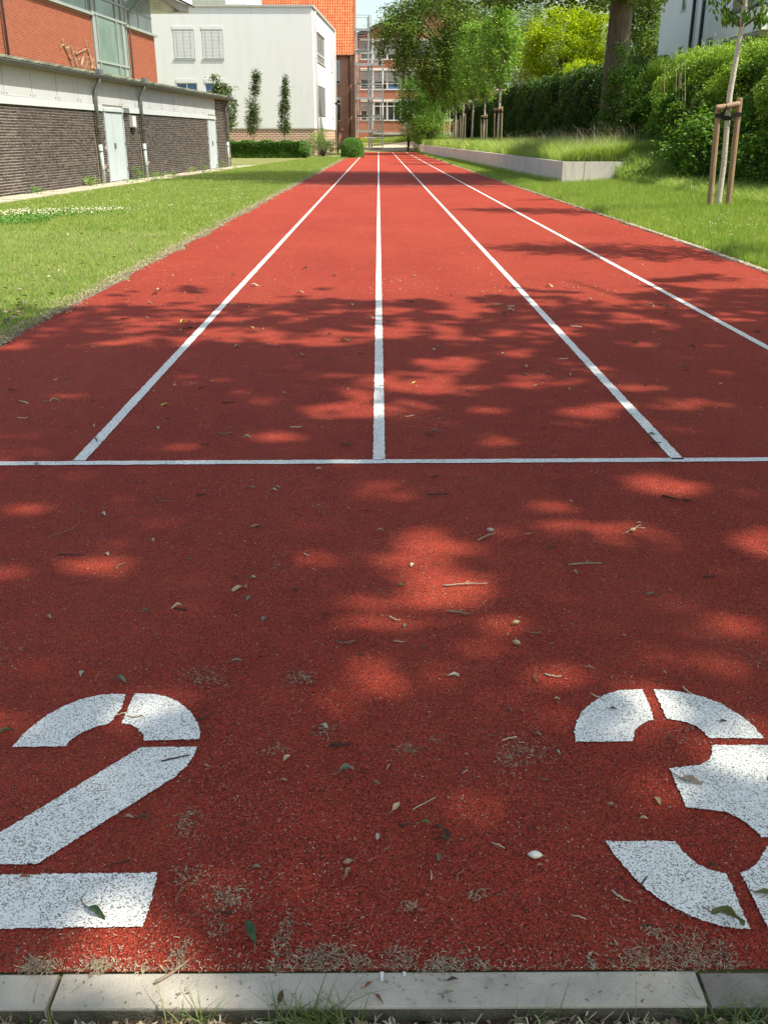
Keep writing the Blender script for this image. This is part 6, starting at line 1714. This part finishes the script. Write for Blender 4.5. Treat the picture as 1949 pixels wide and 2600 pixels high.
# fallen leaves, each a small curled blade with a midrib and stalk
def leaf_mesh(s, curl, twist, wide):
    m = MB(); nu, nv = 7, 4; v = []
    for i in range(nu + 1):
        u = i / nu; w = wide * s * (math.sin(math.pi * min(1, u * .98 + .01)) ** 1.0) * (1 - .3 * u)
        for j in range(nv + 1):
            t = (j / nv - .5) * 2
            z = curl * w * t * t * .55 + s * .18 * curl * math.sin(u * math.pi) + .004 * math.sin(u * 9 + t * 3) * s * 8
            v.append(((u - .5) * s, t * w / 2 * (1 - .35 * curl), z + twist * s * (u - .4) * t * .5 + .0018))
    m.add(v, [(i * (nv + 1) + j, i * (nv + 1) + j + 1, (i + 1) * (nv + 1) + j + 1, (i + 1) * (nv + 1) + j) for i in range(nu) for j in range(nv)])
    return m
LEAVES = [
 ((-0.072, 1.624),0.04,30,'g','grey green folded leaf between the two numbers'),
 ((0.032, 1.51),0.03,60,'y','tan split leaf scrap left of the pale straw'),
 ((0.087, 1.464),0.022,10,'o','small oval olive leaf right of the pale straw'),
 ((0.126, 1.431),0.035,100,'b','curled brown leaf cluster right of the olive leaf'),
 ((-0.217, 1.194),0.052,115,'G','rolled dark green leaf just above the kerb'),
 ((-0.058, 1.332),0.025,70,'t','folded grey tan leaf low between the numbers'),
 ((-0.059, 1.357),0.018,20,'t','tan bud with a curled stem above the folded grey tan leaf'),
 ((0.183, 2.001),0.026,0,'p','pale grey leaf scrap above the numbers'),
 ((-0.153, 1.064),0.026,80,'b','brown leaf leaning on the front edge of the kerb'),
 ((-0.018, 1.088),0.018,40,'r','reddish leaf chip in the middle of the kerb'),
 ((0.114, 1.096),0.02,10,'b','brown leaf chip on the kerb right of centre'),
 ((0.105, 1.072),0.02,20,'t','tan crumpled leaf on the front edge of the kerb'),
 ((-0.004, 1.065),0.018,130,'r','thin reddish leaf sliver on the kerb edge'),
 ((0.286, 1.369),0.028,-5,'w','white seed husk left of the lower bow of the 3'),
 ((0.641, 1.59),0.048,-30,'t','crumpled pale brown leaf on the middle of the 3'),
 ((0.591, 1.221),0.055,-30,'o','curled olive leaf on the lower bow of the 3'),
 ((0.677, 1.278),0.035,-10,'o','olive leaf at the right edge on the foot of the 3'),
 ((0.459, 1.516),0.012,0,'t','small tan seed left of the middle of the 3'),
 ((0.542, 1.853),0.02,0,'b','dark leaf chip on the top bow of the 3'),
 ((0.642, 1.74),0.02,20,'b','brown leaf chip inside the upper bow of the 3'),
 ((0.603, 1.345),0.02,160,'b','dark curled chip beside the kerb joint on the right'),
 ((0.781, 1.801),0.02,10,'b','dark leaf sliver on the upper right stroke of the 3'),
 ((-0.835, 1.77),0.035,20,'G','dark green leaf left of the top of the 2'),
 ((-0.489, 1.241),0.055,-35,'G','slim dark green leaf on the foot of the 2'),
 ((-0.64, 1.324),0.02,20,'r','reddish leaf chip on the foot of the 2'),
 ((-0.636, 1.985),0.034,-20,'g','folded grey green leaf just above the 2'),
 ((-0.459, 1.481),0.03,-10,'b','dark brown leaf right of the diagonal of the 2'),
 ((-0.492, 1.484),0.022,0,'t','tan leaf scrap beside the dark brown leaf'),
 ((-0.412, 2.487),0.05,35,'y','pale yellow leaf with a raised tip in the left lane'),
 ((-0.568, 2.364),0.04,20,'y','curled tan leaf left of the pale yellow leaf'),
 ((-0.654, 2.339),0.03,0,'g','flat grey leaf left of the curled tan leaf'),
 ((-0.379, 2.557),0.016,-30,'y','cream seed next to the pale yellow leaf'),
 ((-0.418, 2.963),0.036,5,'t','tan leaf with a notched end below the start line'),
 ((-0.364, 2.073),0.028,20,'g','grey green leaf scrap above right of the 2'),
 ((0.003, 2.922),0.024,0,'y','pale leaf curl in mid track below the start line'),
 ((-0.489, 3.342),0.03,10,'g','grey leaf scrap touching the start line shadow'),
 ((-0.389, 3.349),0.024,-10,'g','small grey leaf right of the grey leaf scrap'),
 ((0.793, 2.436),0.032,-25,'g','pale green leaf between the sun patches on the right'),
 ((0.373, 2.265),0.022,15,'y','tan seed at the top of a sun patch above the 3'),
 ((0.359, 2.154),0.024,-40,'y','dull yellow seed at the bottom of that sun patch'),
 ((0.183, 2.001),0.028,5,'p','pale leaf scrap with a square end left of the 3'),
 ((0.556, 2.776),0.032,10,'b','brown leaf right of the light brown twig'),
 ((0.062, 2.501),0.018,20,'o','yellow green bud in mid track'),
 ((0.374, 2.911),0.026,-20,'p','pale pod touching the light brown twig'),
 ((0.526, 2.035),0.03,-25,'t','narrow tan leaf above the 3'),
 ((0.896, 2.985),0.02,0,'y','pale yellow chip in the right hand sun patch'),
 ((0.855, 2.912),0.024,20,'y','cream pod under the pale forked stalk'),
 ((0.696, 3.144),0.02,5,'b','small oval brown leaf over the sun patch'),
 ((-1.409, 6.782),0.06,60,'Y','bright yellow curled leaf beside the left lane line'),
 ((-1.312, 6.544),0.09,10,'b','long brown leaf below the bright yellow one'),
 ((-1.057, 4.529),0.05,10,'Y','yellow green leaf in the shaded second lane'),
 ((-0.586, 3.983),0.04,5,'p','pale green cup shaped leaf above the start line'),
 ((-1.634, 4.607),0.045,10,'y','tan folded leaf in the outer left lane'),
 ((-0.889, 6.559),0.04,0,'y','tan leaf in the sunlit gap of the second lane'),
 ((-0.975, 6.753),0.04,10,'y','yellow leaf chip above the tan one in the sunlit gap'),
 ((-0.221, 6.138),0.05,0,'o','olive leaf left of the centre line'),
 ((-1.707, 6.941),0.04,0,'y','cream leaf at the far edge of the tree shade'),
 ((-1.302, 5.615),0.03,20,'b','small brown leaf left of the left lane line'),
 ((-1.932, 4.827),0.04,10,'b','dark leaf at the left edge of the track'),
 ((-0.141, 3.873),0.04,0,'b','dark brown leaf left of the foot of the centre line'),
 ((1.218, 4.021),0.045,5,'G','green leaf lying on the right lane line'),
 ((0.248, 4.072),0.045,-5,'g','pale green leaf right of the foot of the centre line'),
 ((0.418, 4.774),0.03,80,'b','black curled leaf in lane three'),
 ((0.195, 4.973),0.035,20,'Y','bright green leaf in the sun patch right of the centre line'),
 ((2.16, 7.116),0.04,10,'b','dark leaf beside the far right lane line'),
 ((0.845, 4.903),0.04,0,'t','grey brown leaf in the shade of lane three'),
 ((0.097, 4.334),0.035,-10,'b','dark leaf next to the lower centre line'),
 ((1.773, 5.343),0.035,0,'b','narrow dark leaf in lane four'),
 ((2.574, 6.375),0.05,5,'b','long dark leaf at the far right of the track'),]
for q, (p, s, rot, ty, lab) in enumerate(LEAVES):
    seedlike = any(w in lab for w in ('seed', 'bud', 'husk', 'pod'))
    root = thing('fallen_leaf' if not seedlike else 'seed_pod', (p[0], p[1], .0035 if p[1] > 1.118 else .007), lab, 'leaf' if not seedlike else 'seed')
    root.rotation_euler = (0, 0, math.radians(rot))
    rq = random.Random(q)
    if seedlike:
        n = 6; pts = [(s * (k / n - .5), 0, .002 + s * .22) for k in range(n + 1)]
        MB().tube(pts, [s * .02, s * .16, s * .24, s * .27, s * .24, s * .15, s * .02], 8).build('shell', MT['L' + ty], root, smooth=True, loc=(0, 0, 0))
        MB().tube([(s * .45, 0, s * .22), (s * .8, s * .1, s * .1)], .0006 + s * .02, 5).build('stalk', MT['Lc'], root, loc=(0, 0, 0))
    else:
        curl = .25 + .35 * rq.random() + (.35 if any(w in lab for w in ('curl', 'roll', 'cup', 'folded')) else 0)
        leaf_mesh(s, curl, rq.uniform(-.6, .6), .48 if 'slim' not in lab and 'narrow' not in lab else .28).build('blade', MT['L' + ty], root, smooth=True, loc=(0, 0, 0))
        MB().tube([(-s * .5, 0, .003), (-s * .68, s * .05, .004), (-s * .8, s * .12, .002)], .0008 + s * .008, 5).build('stalk', MT['Lc'], root, loc=(0, 0, 0))
        if 'cluster' in lab:
            for dx in (.02, -.012):
                o = leaf_mesh(s * .7, .7, .5, .5).build('lobe', MT['L' + ty], root, smooth=True, loc=(dx, .012, 0)); o.rotation_euler = (0, 0, 1.4)
# anonymous twigs and leaf chips
r = random.Random(55)
base_t = None
for q in range(90):
    y = 1.2 + 6.5 * r.random() ** 1.7; x = r.uniform(-1, 1) * min(.40 * y, 2.3)
    sc0 = 1 + .25 * (y - 1.2)
    if q == 0:
        base_t = [tag(MB().tube(arc((-.012, 0, .0015), (.012, .0, .0025), b_, 7 + k), [.0012, .0013, .0012, .0011, .001, .0008, .0005], 5).build('twig', MT['L' + c_], smooth=True), 'tiny stray twig on the red track', 'twig', 'stray twigs on the track') for k, (b_, c_) in enumerate(((.001, 'k'), (.005, 'c'), (-.002, 's')))]
        for k, o in enumerate(base_t): o.location = ((-.3, 2.1, 0), (.25, 1.75, 0), (.5, 2.9, 0))[k]
    o = base_t[q % 3].copy(); COL.objects.link(o); o.location = (x, y, 0); o.rotation_euler = (0, 0, r.uniform(0, 6.28)); o.scale = (sc0 * r.uniform(.6, 1.6),) * 3
base_l = None
for q in range(80):
    y = 1.25 + 8.5 * r.random() ** 1.3; x = r.uniform(-1, 1) * min(.40 * y, 2.3)
    if q == 0:
        base_l = [tag(leaf_mesh(.016, .5, .3, .6).build('leaf_chip', MT['L' + c_], smooth=True), 'tiny stray leaf chip on the red track', 'leaf chip', 'stray leaf chips on the track') for c_ in 'tbygp']
        for k, o in enumerate(base_l): o.location = ((-.2, 1.6, 0), (.1, 2.3, 0), (.42, 1.9, 0), (-.6, 2.7, 0), (.7, 3.2, 0))[k]
    o = base_l[q % 5].copy(); COL.objects.link(o); o.location = (x, y, .001); o.rotation_euler = (0, 0, r.uniform(0, 6.28)); o.scale = ((1 + .3 * (y - 1.2)) * r.uniform(.6, 1.4),) * 3
